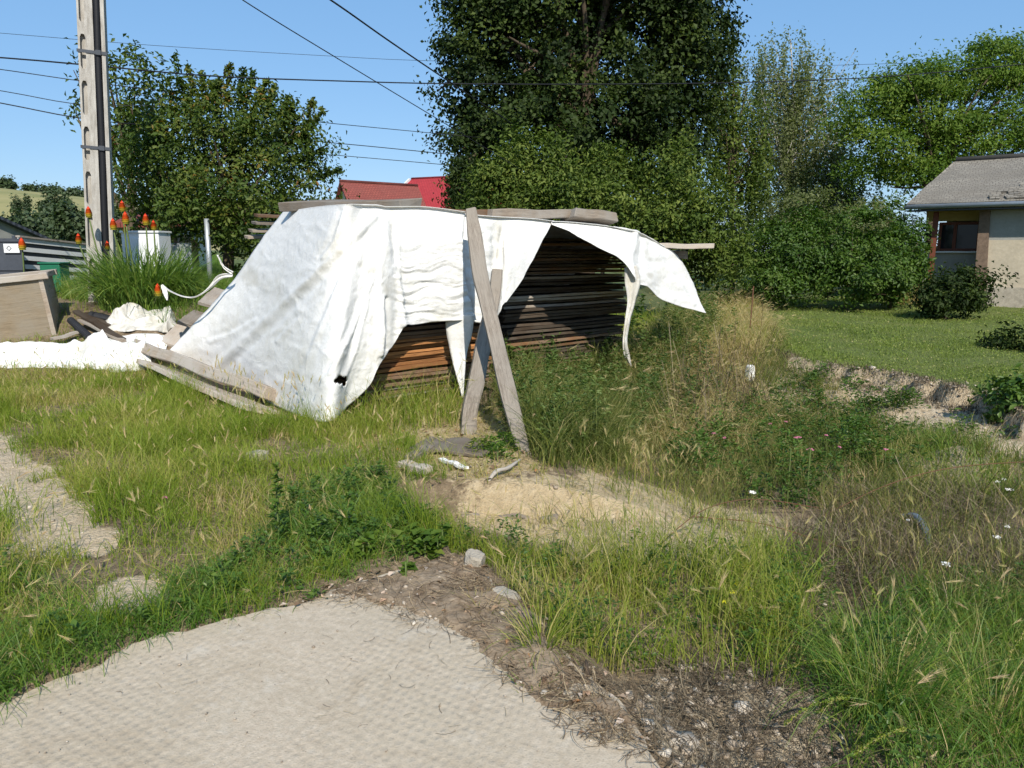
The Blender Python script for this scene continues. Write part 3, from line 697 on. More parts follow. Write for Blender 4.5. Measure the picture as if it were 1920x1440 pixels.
for k in range(4, 11):                                   # the free end narrows to a point past the stack
    b_ = 1.4*(1-(k-4)/7.5); tp = CC[k, 3]; CC[k, 1] = tp+np.array([*(VV*b_), -.02*(k-4)]); CC[k, 0] = tp+np.array([*(VV*(b_+.12)), -(.9 if k < 6 else .35 if k < 7 else .12)]); CC[k, 2] = tp+np.array([*(VV*.08), .012])
SC = sheet(CC.transpose(1, 0, 2), 150, 110); px, py = proj(SC); nn = normals(SC); nn *= np.sign(-nn[..., 1:2]+1e-9)
d = .012*fbm(px*.03+py*.02, py*.05-px*.02, 6, 4)+.03*ridge(px, py, [(1190, 440), (1182, 480), (1186, 520)], 6)-.02*ridge(px, py, [(1202, 445), (1200, 490), (1204, 530)], 6)+.02*ridge(px, py, [(1225, 470), (1260, 520), (1300, 570)], 6)-.02*ridge(px, py, [(1245, 470), (1275, 520), (1310, 570)], 6)
SC = SC+nn*(d*sstep(417, 432, py))[..., None]
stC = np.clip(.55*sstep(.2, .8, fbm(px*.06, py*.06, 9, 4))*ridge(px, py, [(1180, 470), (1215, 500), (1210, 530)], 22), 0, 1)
cC = cloth('free_end', SC, M['tarp'], None, stC, tB)
strip([(1182, 500), (1186, 530), (1184, 565), (1177, 600), (1172, 640), (1176, 668), (1183, 688)], [.16, .2, .11, .075, .06, .07, .015], [.38, .38, .38, .38, .37, .36, .35], M['tarp_dirty'], 'torn_strip', tB, .02, 8, 70, 4)

def lump(name, poly_rows, mat, thick, seed, label, cat, rough=.08):
    """crumpled sheet lying on the ground: rows of photo points on the ground plus a noisy heap"""
    C = [[G(*q) for q in row] for row in poly_rows]; S = sheet(C, 150, 70); nv, nu, _ = S.shape
    a = np.linspace(0, 1, nu)[None]; b = np.linspace(0, 1, nv)[:, None]
    edge = np.minimum(1, 3.2*np.minimum(np.minimum(a, 1-a)*2.2, np.minimum(b, 1-b)))**.8
    x, y = S[..., 0], S[..., 1]; S[..., 2] = hgt(x, y)
    rg = 1-np.abs(fbm(x*1.9+seed, y*2.6, seed, 2)); f2 = 1-np.abs(fbm(x*4.5+y*2, y*6+seed, seed+3, 2))
    S[..., 2] += edge*(thick*(.25+.75*rg**2)+rough*.8*(f2-.6)*rg)+.01
    S[..., 1] += .06*fbm(x*6, y*6, seed+2, 3)
    S[..., 0] += .05*fbm(x*5, y*5, seed+9, 2)
    o = cloth(name, S, mat, None, np.clip(.5*sstep(.25, .9, fbm(x*3, y*3, seed+20, 4)), 0, 1)); tag(o, label, cat); return o
lump('crumpled_tarp', [[(-60, 664), (20, 652), (100, 652), (140, 652)], [(-60, 680), (20, 674), (110, 676), (158, 682)], [(-60, 694), (20, 692), (100, 692), (160, 698)]], M['tarp'], .17, 3, 'white tarp bunched on the grass in front of the wooden box', 'tarp')
lump('crumpled_tarp', [[(112, 654), (190, 638), (250, 628), (318, 632)], [(140, 668), (200, 655), (260, 650), (308, 650)], [(150, 685), (205, 680), (262, 678), (290, 680)], [(205, 700), (225, 700), (265, 698), (282, 694)]], M['tarp'], .24, 8, 'crumpled white tarp heaped behind the far end of the long thick timber', 'tarp')
lump('soiled_cloth', [[(205, 600), (235, 588), (290, 580), (322, 588)], [(200, 612), (240, 602), (300, 600), (328, 608)], [(205, 625), (250, 622), (300, 622), (322, 626)]], M['tarp_dirty'], .20, 15, 'dirty white cloth heap with dark specks below the red flowers', 'cloth', .12)

# ------------------------------------------------------------------ loose timber
def plank(name, p0, p1, Wd, T, mat, label, cat='plank', roll=0, seed=1, warp=.006, chip=.02, segs=10, group=None):
    L = np.linalg.norm(np.array(p1)-np.array(p0)); o = link(name, plank_mesh(L, Wd, T, seed, warp, chip, segs), M[mat]); place(o, p0, p1, roll); tag(o, label, cat, group); return o
def log(name, pts, rad, mat, label, cat, n=14, flat=.12, seed=0, m=18):
    pts = catm(np.array(pts), m); a = np.array(pts[0]); b = np.array(pts[-1]); L = np.linalg.norm(b-a)
    loc = np.array([[L*(i/(m-1)-.5), 0, 0] for i in range(m)])
    o = bpy.data.objects.new(name, None)
    x = Vector(b-a).normalized(); y = Vector((0, 0, 1)).cross(x).normalized(); zz = x.cross(y); Mx = Matrix((x, y, zz)).transposed().to_4x4(); Mx.translation = Vector((a+b)/2); inv = Mx.inverted()
    lp = [inv @ Vector(p) for p in pts]; rr = catm(np.array(rad, float)[:, None], m)[:, 0]
    V = []; F = []
    for i, p in enumerate(lp):
        for k in range(n):
            an = 2*math.pi*k/n; r = rr[i]*(1+flat*math.cos(2*an+seed)+.07*float(fbm(i*.5, math.cos(an)*1.5+seed, math.sin(an)*1.5, 3)))
            V.append((p.x, p.y+r*math.cos(an), p.z+r*math.sin(an)))
    for i in range(m-1):
        for k in range(n): F.append((i*n+k, i*n+(k+1) % n, i*n+n+(k+1) % n, i*n+n+k))
    for base in (0, (m-1)*n):
        c = len(V); V.append(tuple(np.mean([V[base+k] for k in range(n)], 0)))
        for k in range(n): F.append((c, base+k, base+(k+1) % n) if base else (c, base+(k+1) % n, base+k))
    me = meshpy(name, V, F, True); bpy.data.objects.remove(o); o = link(name, me, M[mat]); o.matrix_world = Mx; tag(o, label, cat); 
    return o
def lift(px, py, dz, Y=None):
    g = G(px, py); g[2] += dz; return g
# props
foot = G(985, 850); t1 = Fp(882, 398, .44)
def prop(pl, wpx, name, label, dep, T, seed):
    """flat sawn prop: centre line and widths measured on the photo"""
    pts = catm(np.array([Fp(*q, d) if d < 3 else P(*q, d) for q, d in zip(pl, dep)]), 40)
    wv = catm(np.array(wpx, float)[:, None], 40)[:, 0]; V = []; F = []
    for i, p in enumerate(pts):
        t = pts[min(i+1, 39)]-pts[max(i-1, 0)]; t /= np.linalg.norm(t); s = np.cross(t, [0, 1, 0]); s /= np.linalg.norm(s); nn = np.cross(s, t)
        if nn[1] > 0: nn = -nn
        w = .86*wv[i]*p[1]/FPX*(1+.03*float(fbm(i*.4, seed, 2, 2)))
        for (a, b) in ((-.5, -.32), (-.40, .5), (.40, .5), (.5, .32), (.5, -.5), (-.5, -.5)):
            V.append(p+s*w*a+nn*T*b*(1+.15*float(fbm(i*.3, a*4+seed, b, 2))))
    n = 6
    for i in range(39):
        for k in range(n): F.append((i*n+k, i*n+(k+1) % n, i*n+n+(k+1) % n, i*n+n+k))
    F += [tuple(range(n)), tuple(39*n+k for k in range(n))]
    a, b = Vector(pts[0]), Vector(pts[-1]); x = (b-a).normalized(); y = Vector((0, 0, 1)).cross(x).normalized(); Mx = Matrix((x, y, x.cross(y))).transposed().to_4x4(); Mx.translation = a; inv = Mx.inverted()
    mb = MB(); mb.v = [tuple(inv @ Vector(v)) for v in V]; mb.f = F; o = mb.build(name, M['prop_wood'], None, True); o.matrix_world = Mx
    m = o.modifiers.new('e', 'EDGE_SPLIT'); m.split_angle = math.radians(35); tag(o, label, 'wooden prop'); return o
yt, yf = t1[1], foot[1]
prop([(883, 394), (891, 450), (899, 510), (913, 570), (930, 640), (952, 735), (984, 858)], [24, 33, 34, 33, 34, 38, 30], 'wooden_prop', 'long pale prop leaning from the ground to the tarp top', [yt, yt-.22, yt-.5, yt-.78, yt-1.05, yt-1.5, yf], .07, 3)
f2 = G(880, 815)
prop([(932, 508), (926, 560), (910, 625), (893, 715), (881, 770), (878, 820)], [24, 27, 33, 37, 36, 38], 'wooden_prop', 'shorter grey prop with rounded top crossing behind the long one', [8.0, 7.8, 7.45, 6.95, 6.65, f2[1]], .08, 9)
# planks on top
zp = lambda px, py, Y: P(px, py, Y)
plank('weathered_plank', zp(537, 386, 9.0), zp(778, 384, 7.75), .3, .105, 'grey_wood', 'thick grey plank along the top left of the tarp', roll=.12, seed=5, chip=.05)
plank('weathered_plank', zp(818, 400, 8.5), zp(935, 403, 9.0), .25, .09, 'board_brown', 'short brown plank on the tarp top behind the long prop', seed=8)
plank('weathered_plank', zp(912, 401, 8.75), zp(1064, 402, 9.6), .22, .105, 'grey_wood', 'grey plank with square end on top of the right tarp', seed=12, chip=.03)
plank('weathered_plank', zp(1062, 403, 9.5), zp(1150, 412, 9.9), .3, .12, 'grey_wood', 'grey split plank at the right end of the tarp top', roll=-.2, seed=15, chip=.05)
plank('weathered_plank', zp(1205, 461, 10.6), zp(1330, 462, 11.0), .22, .07, 'pale_wood', 'pale plank sticking out past the right end of the stack', seed=18)
plank('wooden_block', zp(1235, 476, 10.9), zp(1283, 478, 11.1), .2, .11, 'grey_wood', 'grey block under the plank sticking out on the right', 'block', seed=20)
# log and boards holding the tarp's foot
a = lift(268, 664, .10); b = lift(508, 764, .14)
plank('thick_timber', a, b, .21, .135, 'grey_wood', 'long thick grey timber holding down the foot of the left tarp', 'timber', roll=-.45, seed=22, warp=.012, chip=.06, segs=14)
plank('weathered_plank', lift(285, 690, .05), lift(490, 782, .06), .4, .06, 'pale_wood', 'wide pale board in the grass below the long thick timber', roll=-.35, seed=25, chip=.04)
for (q0, q1, wd, s, lb) in (((322, 648), (368, 600), .34, 31, 'grey brown board edge beside the lower corner of the left tarp'), ((352, 612), (384, 588), .3, 33, 'small brown board behind the left edge of the tent shaped tarp'), ((390, 574), (420, 546), .28, 35, 'upper brown board behind the left edge of the tent shaped tarp')):
    p, q = P(*q0, 10.0), P(*q1, 10.6); plank('weathered_plank', p, q, wd, .05, 'grey_wood', lb, roll=.3, seed=s)
# pieces on the ground by the props
p = G(850, 843); plank('plywood_sheet', G(793, 838)+[0, 0, .03], G(915, 848)+[0, 0, .035], .42, .025, 'plywood', 'dark plywood sheet on the ground before the shorter prop', 'sheet', seed=41, warp=.01, chip=.05)
plank('wood_offcut', G(768, 868)+[0, 0, .03], G(805, 848)+[0, 0, .04], .10, .04, 'plywood', 'small dark offcut at the left corner of the plywood', 'offcut', seed=43)
plank('wood_offcut', G(757, 878)+[0, 0, .03], G(802, 890)+[0, 0, .03], .10, .05, 'pale_wood', 'yellowish offcut in the grass left of the plywood', 'offcut', seed=45)
plank('wood_offcut', G(828, 868)+[0, 0, .03], G(872, 884)+[0, 0, .03], .045, .02, 'pale_wood', 'narrow white splinter lying on the sand below the plywood', 'offcut', seed=47).data.materials[0] = M['white_scrap']
plank('half_buried_plank', G(872, 962)+[0, 0, -.012], G(1054, 968)+[0, 0, -.016], .15, .05, 'grey_wood', 'grey split plank half buried in the sand patch', seed=51, warp=.012, chip=.05, segs=16)
log('dead_branch', [G(912, 913)+[0, 0, .02], G(930, 897)+[0, 0, .05], G(952, 890)+[0, 0, .05], G(975, 876)+[0, 0, .06]], [.010, .017, .016, .009], 'grey_wood', 'bent dead branch at the top edge of the sand patch', 'branch', n=8, seed=7)
log('dead_stick', [G(1098, 1262)+[0, 0, .05], G(1108, 1320)+[0, 0, .04], G(1117, 1360)+[0, 0, .03], G(1126, 1408)+[0, 0, .03]], [.006, .008, .008, .006], 'board_dark', 'thin dark stick lying across the rubble at the slab edge', 'stick', n=6)
# ------------------------------------------------------------------ rubble
def rock(name, px, py, s, mat, label, cat='stone', seed=0, sink=.3, group=None):
    bm = bmesh.new(); bmesh.ops.create_icosphere(bm, subdivisions=3, radius=1)
    for v in bm.verts:
        c = v.co; k = 1+.35*float(fbm(c.x*1.1+seed, c.y*1.1, c.z*1.1, 4)); c *= k
        c.x = max(-.85, min(.9, c.x)); c.z = max(-.7, min(.75, c.z)); c.y = max(-.8, min(.85, c.y))
        v.co = Vector((c.x*s[0], c.y*s[1], c.z*s[2]))
    me = bpy.data.meshes.new(name); bm.to_mesh(me); bm.free(); o = link(name, me, M[mat]); g = G(px, py)
    o.location = g+np.array([0, 0, s[2]*(1-sink)*.7]); o.rotation_euler = (.2*math.sin(seed), .2*math.cos(seed*2), seed*1.3); tag(o, label, cat, group); return o
rock('rubble_stone', 890, 1058, (.07, .06, .055), 'rock', 'rough tan stone beside the leafy plant above the slab corner', seed=1)
rock('rubble_stone', 948, 1130, (.085, .06, .05), 'rock', 'largest grey concrete lump on the rubble along the slab edge', seed=2)
rock('rubble_stone', 928, 1172, (.065, .045, .04), 'rock', 'oblong grey lump just below the largest concrete lump', seed=3)
rock('rubble_stone', 952, 1168, (.022, .02, .025), 'white_scrap', 'small white stone chip between the two concrete lumps', seed=4)
rock('rubble_stone', 1082, 1312, (.035, .022, .02), 'rock', 'pale flat stone right of the grass tuft on the slab edge', seed=5)
rock('rubble_stone', 1056, 1318, (.02, .017, .016), 'white_scrap', 'whitish chip between the grass tuft and the dark stick', seed=6)
rock('rubble_stone', 1108, 1302, (.022, .018, .018), 'rock', 'grey chip touching the dark stick on the rubble', seed=7)
rock('brick_fragment', 1126, 1306, (.018, .014, .014), 'brickbit', 'orange brick fragment right of the dark stick', 'brick', seed=8)
rock('rubble_stone', 968, 965, (.016, .012, .01), 'rock', 'little stone beside the grey log in the sand', seed=9)
rock('rubble_stone', 1405, 716, (.07, .06, .17), 'white_scrap', 'white stone standing upright in the weeds near the bank', seed=10, sink=.1)
rock('rubble_stone', 482, 862, (.09, .07, .06), 'rock', 'brown grey stone in the grass below the left tarp', seed=12)
rock('brick_fragment', 190, 1258, (.022, .012, .010), 'brickbit', 'flat orange brick chip on the left edge of the slab', 'brick', seed=13, sink=-.2)
# pink clay piece and blue sheet in the weeds
log('blue_pipe', [G(1690, 985)+[0, 0, .07], G(1715, 990)+[0, 0, .09], G(1735, 1015)+[0, 0, .06], G(1742, 1035)+[0, 0, .01]], [.02, .024, .024, .02], 'blue_plastic', 'bent blue grey plastic pipe in the brush on the right', 'pipe')
# rusty rod
g = G(1407, 640); mb = MB().tube([(g[0]-.03, g[1], g[2]-.1), (g[0]-.01, g[1], g[2]+.5), (g[0]+.0, g[1], g[2]+.92)], .011, 6); tag(mb.build('rusty_rod', M['rust']), 'thin rusty rod standing at the near edge of the lawn', 'rod')
# loose fence wires in the brush
for i, (pl, hh, lb) in enumerate((([(1190, 1080), (1260, 1045), (1330, 1010), (1420, 985), (1540, 965)], (.02, .16, .22, .2, .05), 'rusty wire arching over the sand patch to the weeds'), ([(1540, 980), (1660, 960), (1780, 945), (1935, 930)], (.05, .22, .3, .3), 'rusty wire running through the brush to the right edge'), ([(1300, 1010), (1420, 1030), (1530, 1045), (1650, 1060)], (.15, .18, .12, .04), 'sagging rusty wire over the near side of the sand patch'))):
    pts = catm(np.array([G(*q)+[0, 0, h] for q, h in zip(pl, hh)]), 24); tag(MB().tube(pts, .0035, 5).build('rusty_wire', M['rust'], None, True), lb, 'wire')

# ------------------------------------------------------------------ concrete pole and wires
pb, pt = P(190, 470, 12), P(171, 0, 12); ax = (pt-pb)/np.linalg.norm(pt-pb); p_lo = pb-ax*(pb[2]-gz(pb[0], pb[1]))/ax[2]-ax*.3; Hh = 9.2
pole = empty('utility_pole', p_lo); tag(pole, 'tall square concrete pole with long slots rising behind the red hot poker plant', 'pole')
zx = Vector(ax); xx = Vector((1, .38, 0)); xx = (xx-zx*xx.dot(zx)).normalized(); pole.rotation_euler = Matrix((xx, zx.cross(xx), zx)).transposed().to_euler()
mb = MB(); k = lambda z: .97-.010*z
def pv(x, y, z): return (x*k(z), y*k(z), z)
rows = [0.0]; slots = []
zz = .45
while zz < Hh-.7: rows += [zz, zz+.50]; slots.append(len(rows)-2); zz += .66
rows.append(Hh); xs = [-.195, -.165, -.085, .03]; yf_ = -.15
for i in range(len(rows)-1):
    for j in range(3):
        q = [pv(xs[j], yf_, rows[i]), pv(xs[j+1], yf_, rows[i]), pv(xs[j+1], yf_, rows[i+1]), pv(xs[j], yf_, rows[i+1])]
        if i in slots and j == 1:
            z0_, z1_ = rows[i], rows[i+1]; cxm = (xs[1]+xs[2])/2; oct_ = [(xs[1], z0_+.04), (xs[1]+.02, z0_), (xs[2]-.02, z0_), (xs[2], z0_+.04), (xs[2], z1_-.06), (xs[2]-.02, z1_-.01), (xs[1]+.02, z1_-.01), (xs[1], z1_-.06)]
            inn = [pv(a, yf_+.075, b) for a, b in oct_]; out = [pv(a, yf_, b) for a, b in oct_]
            mb.add(inn, [tuple(range(8))]); mb.add(out+inn, [(a, (a+1) % 8, (a+1) % 8+8, a+8) for a in range(8)])
            for c4 in ((q[0], out[0], out[1]), (q[1], out[2], out[3]), (q[2], out[4], out[5]), (q[3], out[6], out[7]), (q[0], out[1], out[2], q[1]), (q[2], out[5], out[6], q[3])): mb.add(list(c4), [tuple(range(len(c4)))])
            mb.add([q[0], out[0], out[7], q[3]], [(0, 1, 2, 3)]); mb.add([q[1], out[3], out[4], q[2]], [(0, 1, 2, 3)])
        else: mb.add(q, [(0, 1, 2, 3)])
prof = [(.03, yf_), (.03, yf_+.16), (.14, yf_+.16), (.14, yf_), (.195, yf_), (.195, .15), (-.195, .15), (-.195, yf_)]
for (a, b) in zip(prof[:-1], prof[1:]):
    mb.add([pv(*a, 0), pv(*b, 0), pv(*b, Hh), pv(*a, Hh)], [(0, 1, 2, 3)])
mb.add([pv(*q, Hh) for q in prof], [tuple(range(8))])
ob = mb.build('shaft', M['pole'], pole)
cb = MB().tube([pv(.083+.004*math.sin(z*3), yf_+.045, z) for z in np.linspace(0, Hh, 40)], .052, 10).build('cable', M['cable'], pole, True)
for zc in (2.62, 4.0):
    c = MB(); c.box((0, 0, 0), (.43*k(zc), .012, .045)); c2 = [(x, y-.15*k(zc)-.008, z+zc) for x, y, z in c.v]; c.v = c2
    c.box((.085, -.15, zc), (.07, .05, .07)); c.build('clamp', M['dark_metal'], pole)
def wire(pts, r, lb, n=30):
    p = catm(np.array([P(*q) for q in pts]), n); tag(MB().tube(p, r, 5).build('overhead_wire', M['cable'], None, True), lb, 'wire', 'wires crossing the sky')
wire([(-260, 92, 12.3), (0, 108, 12.2), (186, 124, 12.05), (400, 143, 13.2), (640, 152, 14.4), (840, 157, 15.4), (1100, 158, 16.6), (1380, 155, 18), (1640, 145, 19), (1920, 120, 20), (2300, 75, 21)], .012, 'thick dark wire from the pole clamp passing right across the large dark tree')
wire([(-260, 40, 24), (0, 62, 24), (300, 86, 25), (600, 104, 26), (840, 115, 27), (1400, 125, 28), (1920, 110, 29), (2300, 90, 30)], .007, 'faint high wire crossing the whole sky above the cherry tree')
wire([(-260, 95, 16), (0, 130, 16), (160, 153, 16.4), (340, 175, 17), (560, 205, 18)], .009, 'thin wire meeting the pole just below the thick wire')
wire([(-260, 130, 17), (0, 170, 17), (155, 196, 17.5), (330, 200, 18), (560, 225, 19), (700, 239, 20), (900, 258, 21)], .009, 'middle thin wire coming out right of the cherry tree at its upper end')
wire([(-260, 145, 15), (0, 193, 15), (160, 223, 15.5), (330, 240, 17), (560, 262, 20), (700, 275, 21), (900, 295, 22)], .011, 'lower dark wire left of the pole and above the red roofs')
wire([(350, 262, 19), (560, 284, 20), (620, 290, 20.5), (780, 304, 21), (900, 315, 22)], .009, 'lowest thin wire just above the red roofs')
wire([(250, -140, 9), (455, 0, 10), (640, 114, 11.5), (840, 235, 14), (980, 320, 16)], .0075, 'thinner of the two slanting wires coming down to the large dark tree')
wire([(420, -130, 9), (620, 0, 10.5), (730, 77, 12), (845, 155, 14), (960, 232, 17)], .0125, 'thicker of the two slanting wires coming down to the large dark tree')

# ------------------------------------------------------------------ buildings
def uvbox(me, sc_=1.0):
    uv = me.uv_layers.new(name='UVMap')
    for p in me.polygons:
        nn = p.normal; a = nn.cross(Vector((0, 0, 1))); a = a.normalized() if a.length > .1 else Vector((1, 0, 0)); b = nn.cross(a)
        for li in p.loop_indices:
            v = me.vertices[me.loops[li].vertex_index].co; uv.data[li].uv = (v.dot(a)*sc_, v.dot(b)*sc_)
def roofpart(name, v, f, mat, parent, thick=.06, sc_=1.0):
    me = meshpy(name, v, f); uvbox(me, sc_); o = link(name, me, M[mat], parent); m = o.modifiers.new('t', 'SOLIDIFY'); m.thickness = thick; m.offset = 0; return o
# the neglected house on the right
Q0 = P(1700, 385, 20); e1 = np.array([.81, -.586]); e2 = np.array([.586, .81]); hz = gz(Q0[0], Q0[1])
house = empty('bungalow', (Q0[0], Q0[1], 0)); house.rotation_euler = (0, 0, math.atan2(e1[1], e1[0])); tag(house, 'low beige house with mossy grey slate roof behind the shrubs', 'house')
def HL(px, py, o):
    r = ray(px, py); a = Q0[:2]+e2*o; t = (a @ e2)/(r[:2] @ e2); q = np.array([0, 0, EYE])+r*t; return (q[:2]-Q0[:2]) @ e1, q[2]
ze = Q0[2]; LX = 11.0
rs = .70; rz = P(1790, 303, 22.03)[2]
def roofgrid():
    """front slope with lifted and broken slates"""
    A, B = np.array([0, 0, ze]), np.array([LX, 0, ze]); Cc, D = np.array([LX-2, 3, rz]), np.array([rs, 3, rz]); V = []; F = []; nu, nv = 60, 16
    for j in range(nv+1):
        for i in range(nu+1):
            u, v = i/nu, j/nv; p = (A+(B-A)*u)*(1-v)+(D+(Cc-D)*u)*v; p = p+np.array([0, 0, .05*float(fbm(u*7, v*4, 2, 3))*(0 < j < nv)]); V.append(p)
    for j in range(nv):
        for i in range(nu): q = j*(nu+1)+i; F.append((q, q+1, q+nu+2, q+nu+1))
    return V, F
v, f = roofgrid(); rr = random.Random(5); sl_ = math.atan2(rz-ze, 3); mb = MB(); mb.v = [tuple(map(float, q)) for q in v]; mb.f = f
for i in range(70):
    u = rr.uniform(1.9, 4.2); vv = max(.05, rr.gauss(.10+.12*(u-1.9), .07)); mb.box(np.array([u, 3*vv, ze+(rz-ze)*vv+.06]), (.17, .13, .012), Matrix.Rotation(sl_+rr.uniform(-.2, .3), 3, 'X') @ Matrix.Rotation(rr.uniform(-.4, .4), 3, 'Z'))
v, f = mb.v, mb.f; roofpart('roof', v, f, 'slate', house, .07, 2.4)
roofpart('roof_hip', [(0, 0, ze-.005), (0, 6, ze-.005), (rs, 3, rz)], [(0, 1, 2)], 'slate', house, .07)
roofpart('roof_back', [(0, 6, ze), (LX, 6, ze), (LX-2, 3, rz), (rs, 3, rz)], [(0, 1, 2, 3)], 'slate', house, .07)
MB().tube([(-.05, -.06, ze-.05), (LX, -.06, ze-.03)], .06, 8).build('gutter', M['galv'], house, True)
MB().box((LX/2, .22, ze-.14), (LX, .42, .03)).build('soffit', M['dark_metal'], house)
MB().tube([(rs, 3, rz+.03), (LX-2, 3, rz+.03)], .09, 8).build('ridge', M['slate'], house, True)
s_pier0, _ = HL(1836, 450, .5); s_wall, _ = HL(1852, 450, .5); zb = hz-.3; z_found = HL(1870, 538, .5)[1]; z_band = HL(1880, 450, .5)[1]
MB().box(((s_wall+LX-.3)/2, .62, (z_band+ze-.16)/2), (LX-.3-s_wall, .24, ze-.16-z_band)).build('upper_wall', M['grey_wall'], house)
MB().box(((s_wall+LX-.3)/2, .625, (z_band+z_found)/2), (LX-.3-s_wall, .25, z_band-z_found)).build('lower_wall', M['beige_wall'], house)
MB().box(((s_wall+LX-.3)/2, .60, (zb+z_found)/2), (LX-.3-s_wall, .34, z_found-zb)).build('foundation', M['rock'], house)
mb = MB(); mb.add([(s_pier0-.05, .42, ze-.16), (s_wall-.01, .42, ze-.16), (s_wall-.01, .74, ze-.16), (s_pier0-.05, .74, ze-.16), (s_pier0+.02, .36, zb), (s_wall+.12, .36, zb), (s_wall+.12, .48, zb), (s_pier0+.02, .48, zb)], [(0, 1, 2, 3), (4, 5, 6, 7), (0, 1, 5, 4), (1, 2, 6, 5), (2, 3, 7, 6), (3, 0, 4, 7)])
mb.build('brick_pier', M['brick'], house)
w0, zt = HL(1762, 417, 1.3); w1, zs = HL(1834, 471, 1.3)
l0, _ = HL(1752, 420, 1.3)
MB().box(((l0+w1)/2+.2, 1.37, (zt+.03+ze-.1)/2), (w1-l0+.8, .1, ze-.1-zt-.03)).build('lintel_panel', M['ochre_panel'], house)
MB().box(((l0+w1)/2+.2, 1.37, (zs+zb)/2), (w1-l0+.8, .1, zs-zb)).build('porch_wall', M['grey_wall'], house)
wf = MB()
for x in (w0+.03, w1-.03): wf.box((x, 1.36, (zt+zs)/2), (.07, .08, zt-zs))
wf.box(((w0+w1)/2-.1, 1.36, (zt+zs)/2), (.08, .08, zt-zs-.14))
for z in (zt-.035, zs+.035): wf.box(((w0+w1)/2, 1.36, z), (w1-w0-.14, .08, .07))
wf = wf.build('window', M['red_paint'], house); MB().box(((w0+w1)/2, 1.40, (zt+zs)/2), (w1-w0-.05, .012, zt-zs-.05)).build('pane', M['glass'], wf); MB().box(((w0+w1)/2, 1.29, zs-.02), (w1-w0+.1, .14, .04)).build('sill', M['white_paint'], wf)
sp_, _ = HL(1752, 440, .55); MB().box((sp_, .55, (ze-.16+zb)/2), (.12, .12, ze-.16-zb)).build('porch_post', M['red_paint'], house)
MB().box((LX/2+.3, 5.4, (ze+zb)/2), (LX-1, .2, ze-zb-.2)).build('rear_wall', M['beige_wall'], house)
MB().box((sp_+.2, 3.6, (ze+zb)/2), (.2, 3.3, ze-zb-.2)).build('side_wall', M['grey_wall'], house)
MB().box(((sp_+s_wall)/2+.5, 2.2, (ze+zb)/2), (1.6, .15, ze-zb-.2)).build('porch_back_wall', M['beige_wall'], house)
# gabled red roofed houses far behind
def gable_house(name, peak, rot, L, hw, rh, wallmat, roofmat, label, extra=None):
    h = empty(name, (peak[0], peak[1], 0)); h.rotation_euler = (0, 0, rot); tag(h, label, 'house'); z1 = peak[2]; z0 = z1-rh; zb = gz(peak[0], peak[1])-.5
    mb = MB(); mb.add([(.3, -hw, zb), (.3, hw, zb), (.3, hw, z0), (.3, 0, z1-.05), (.3, -hw, z0), (L-.3, -hw, zb), (L-.3, hw, zb), (L-.3, hw, z0), (L-.3, 0, z1-.05), (L-.3, -hw, z0)],
           [(0, 1, 2, 3, 4), (5, 6, 7, 8, 9), (0, 5, 9, 4), (1, 6, 7, 2)]); mb.build('wall', M[wallmat], h)
    k = (hw+.35)/hw
    roofpart('roof', [(0, -hw*k, z1-rh*k), (L, -hw*k, z1-rh*k), (L, 0, z1), (0, 0, z1), (0, hw*k, z1-rh*k), (L, hw*k, z1-rh*k)], [(0, 1, 2, 3), (3, 2, 5, 4)], roofmat, h, .12, 1.6)
    MB().tube([(0, 0, z1+.05), (L, 0, z1+.05)], .1, 6).build('ridge', M[roofmat], h, True)
    return h
hA = gable_house('gabled_house', P(637, 341, 45), math.atan2(.60, .8), 5.2, 2.6, 3.4, 'cream_wall', 'red_roof', 'cream gabled house with dull red roof behind the tarp')
hB = gable_house('gabled_house', P(772, 337, 52), math.atan2(-.42, .9), 9.5, 3.4, 2.0, 'white_wall', 'crimson_roof', 'white walled house with bright crimson roof beside the large dark tree')
zz0 = P(772, 337, 52)[2]
MB().box((-.02, -1.9, zz0-1.05), (.1, 3.9, .28), Matrix.Rotation(math.atan2(2.0, 3.4), 3, 'X')).build('verge_board', M['white_paint'], hB)
gable_house('gabled_house', P(-150, 392, 32), math.atan2(-.25, .97), 3.1, 3.0, 1.1, 'grey_wall', 'dark_roof', 'house with dark roof at the left edge behind the slatted fence')
gable_house('white_outbuilding', P(262, 396, 21), math.atan2(.1, .99), 1.7, 1.5, .35, 'white_wall', 'red_roof', 'white outbuilding half hidden under the cherry tree')

# ------------------------------------------------------------------ things in the left background
def fence_run(a, b, name, label):
    """striped fence: pale slats with dark gaps, receding to the right"""
    a, b = np.array(a), np.array(b); L = np.hypot(*(b-a)[:2]); h = empty(name, (a[0], a[1], 0)); h.rotation_euler = (0, 0, math.atan2(b[1]-a[1], b[0]-a[0])); tag(h, label, 'fence'); return h, L
z_t = P(33, 444, 14.5)[2]; fa = P(33, 444, 14.5); fb = P(200, 463, 17)
fa[2] = fb[2] = 0; fen, L = fence_run(fa, fb, 'slatted_fence', 'striped fence of white slats with dark gaps behind the wooden box')
fen.rotation_euler[1] = math.atan2(P(33, 444, 14.5)[2]-P(200, 463, 17)[2], L); fen.location[2] = z_t; z_t = 0
mb = MB()
for i in range(9): mb.box((L/2, 0, z_t-.06-i*.165), (L, .025, .085))
mb.build('slats', M['white_paint'], fen)
mb = MB(); mb.box((L/2, .05, z_t-.75), (L, .02, 1.45)); mb.build('backing', M['dark_metal'], fen)
for x in (.05, L*.33, L*.66, L-.05): MB().box((x, .10, z_t-.8), (.08, .07, 1.65)).build('post', M['dark_metal'], fen)
MB().box((L/2, -.0, z_t+.01), (L, .09, .035)).build('top_rail', M['pale_wood'], fen)
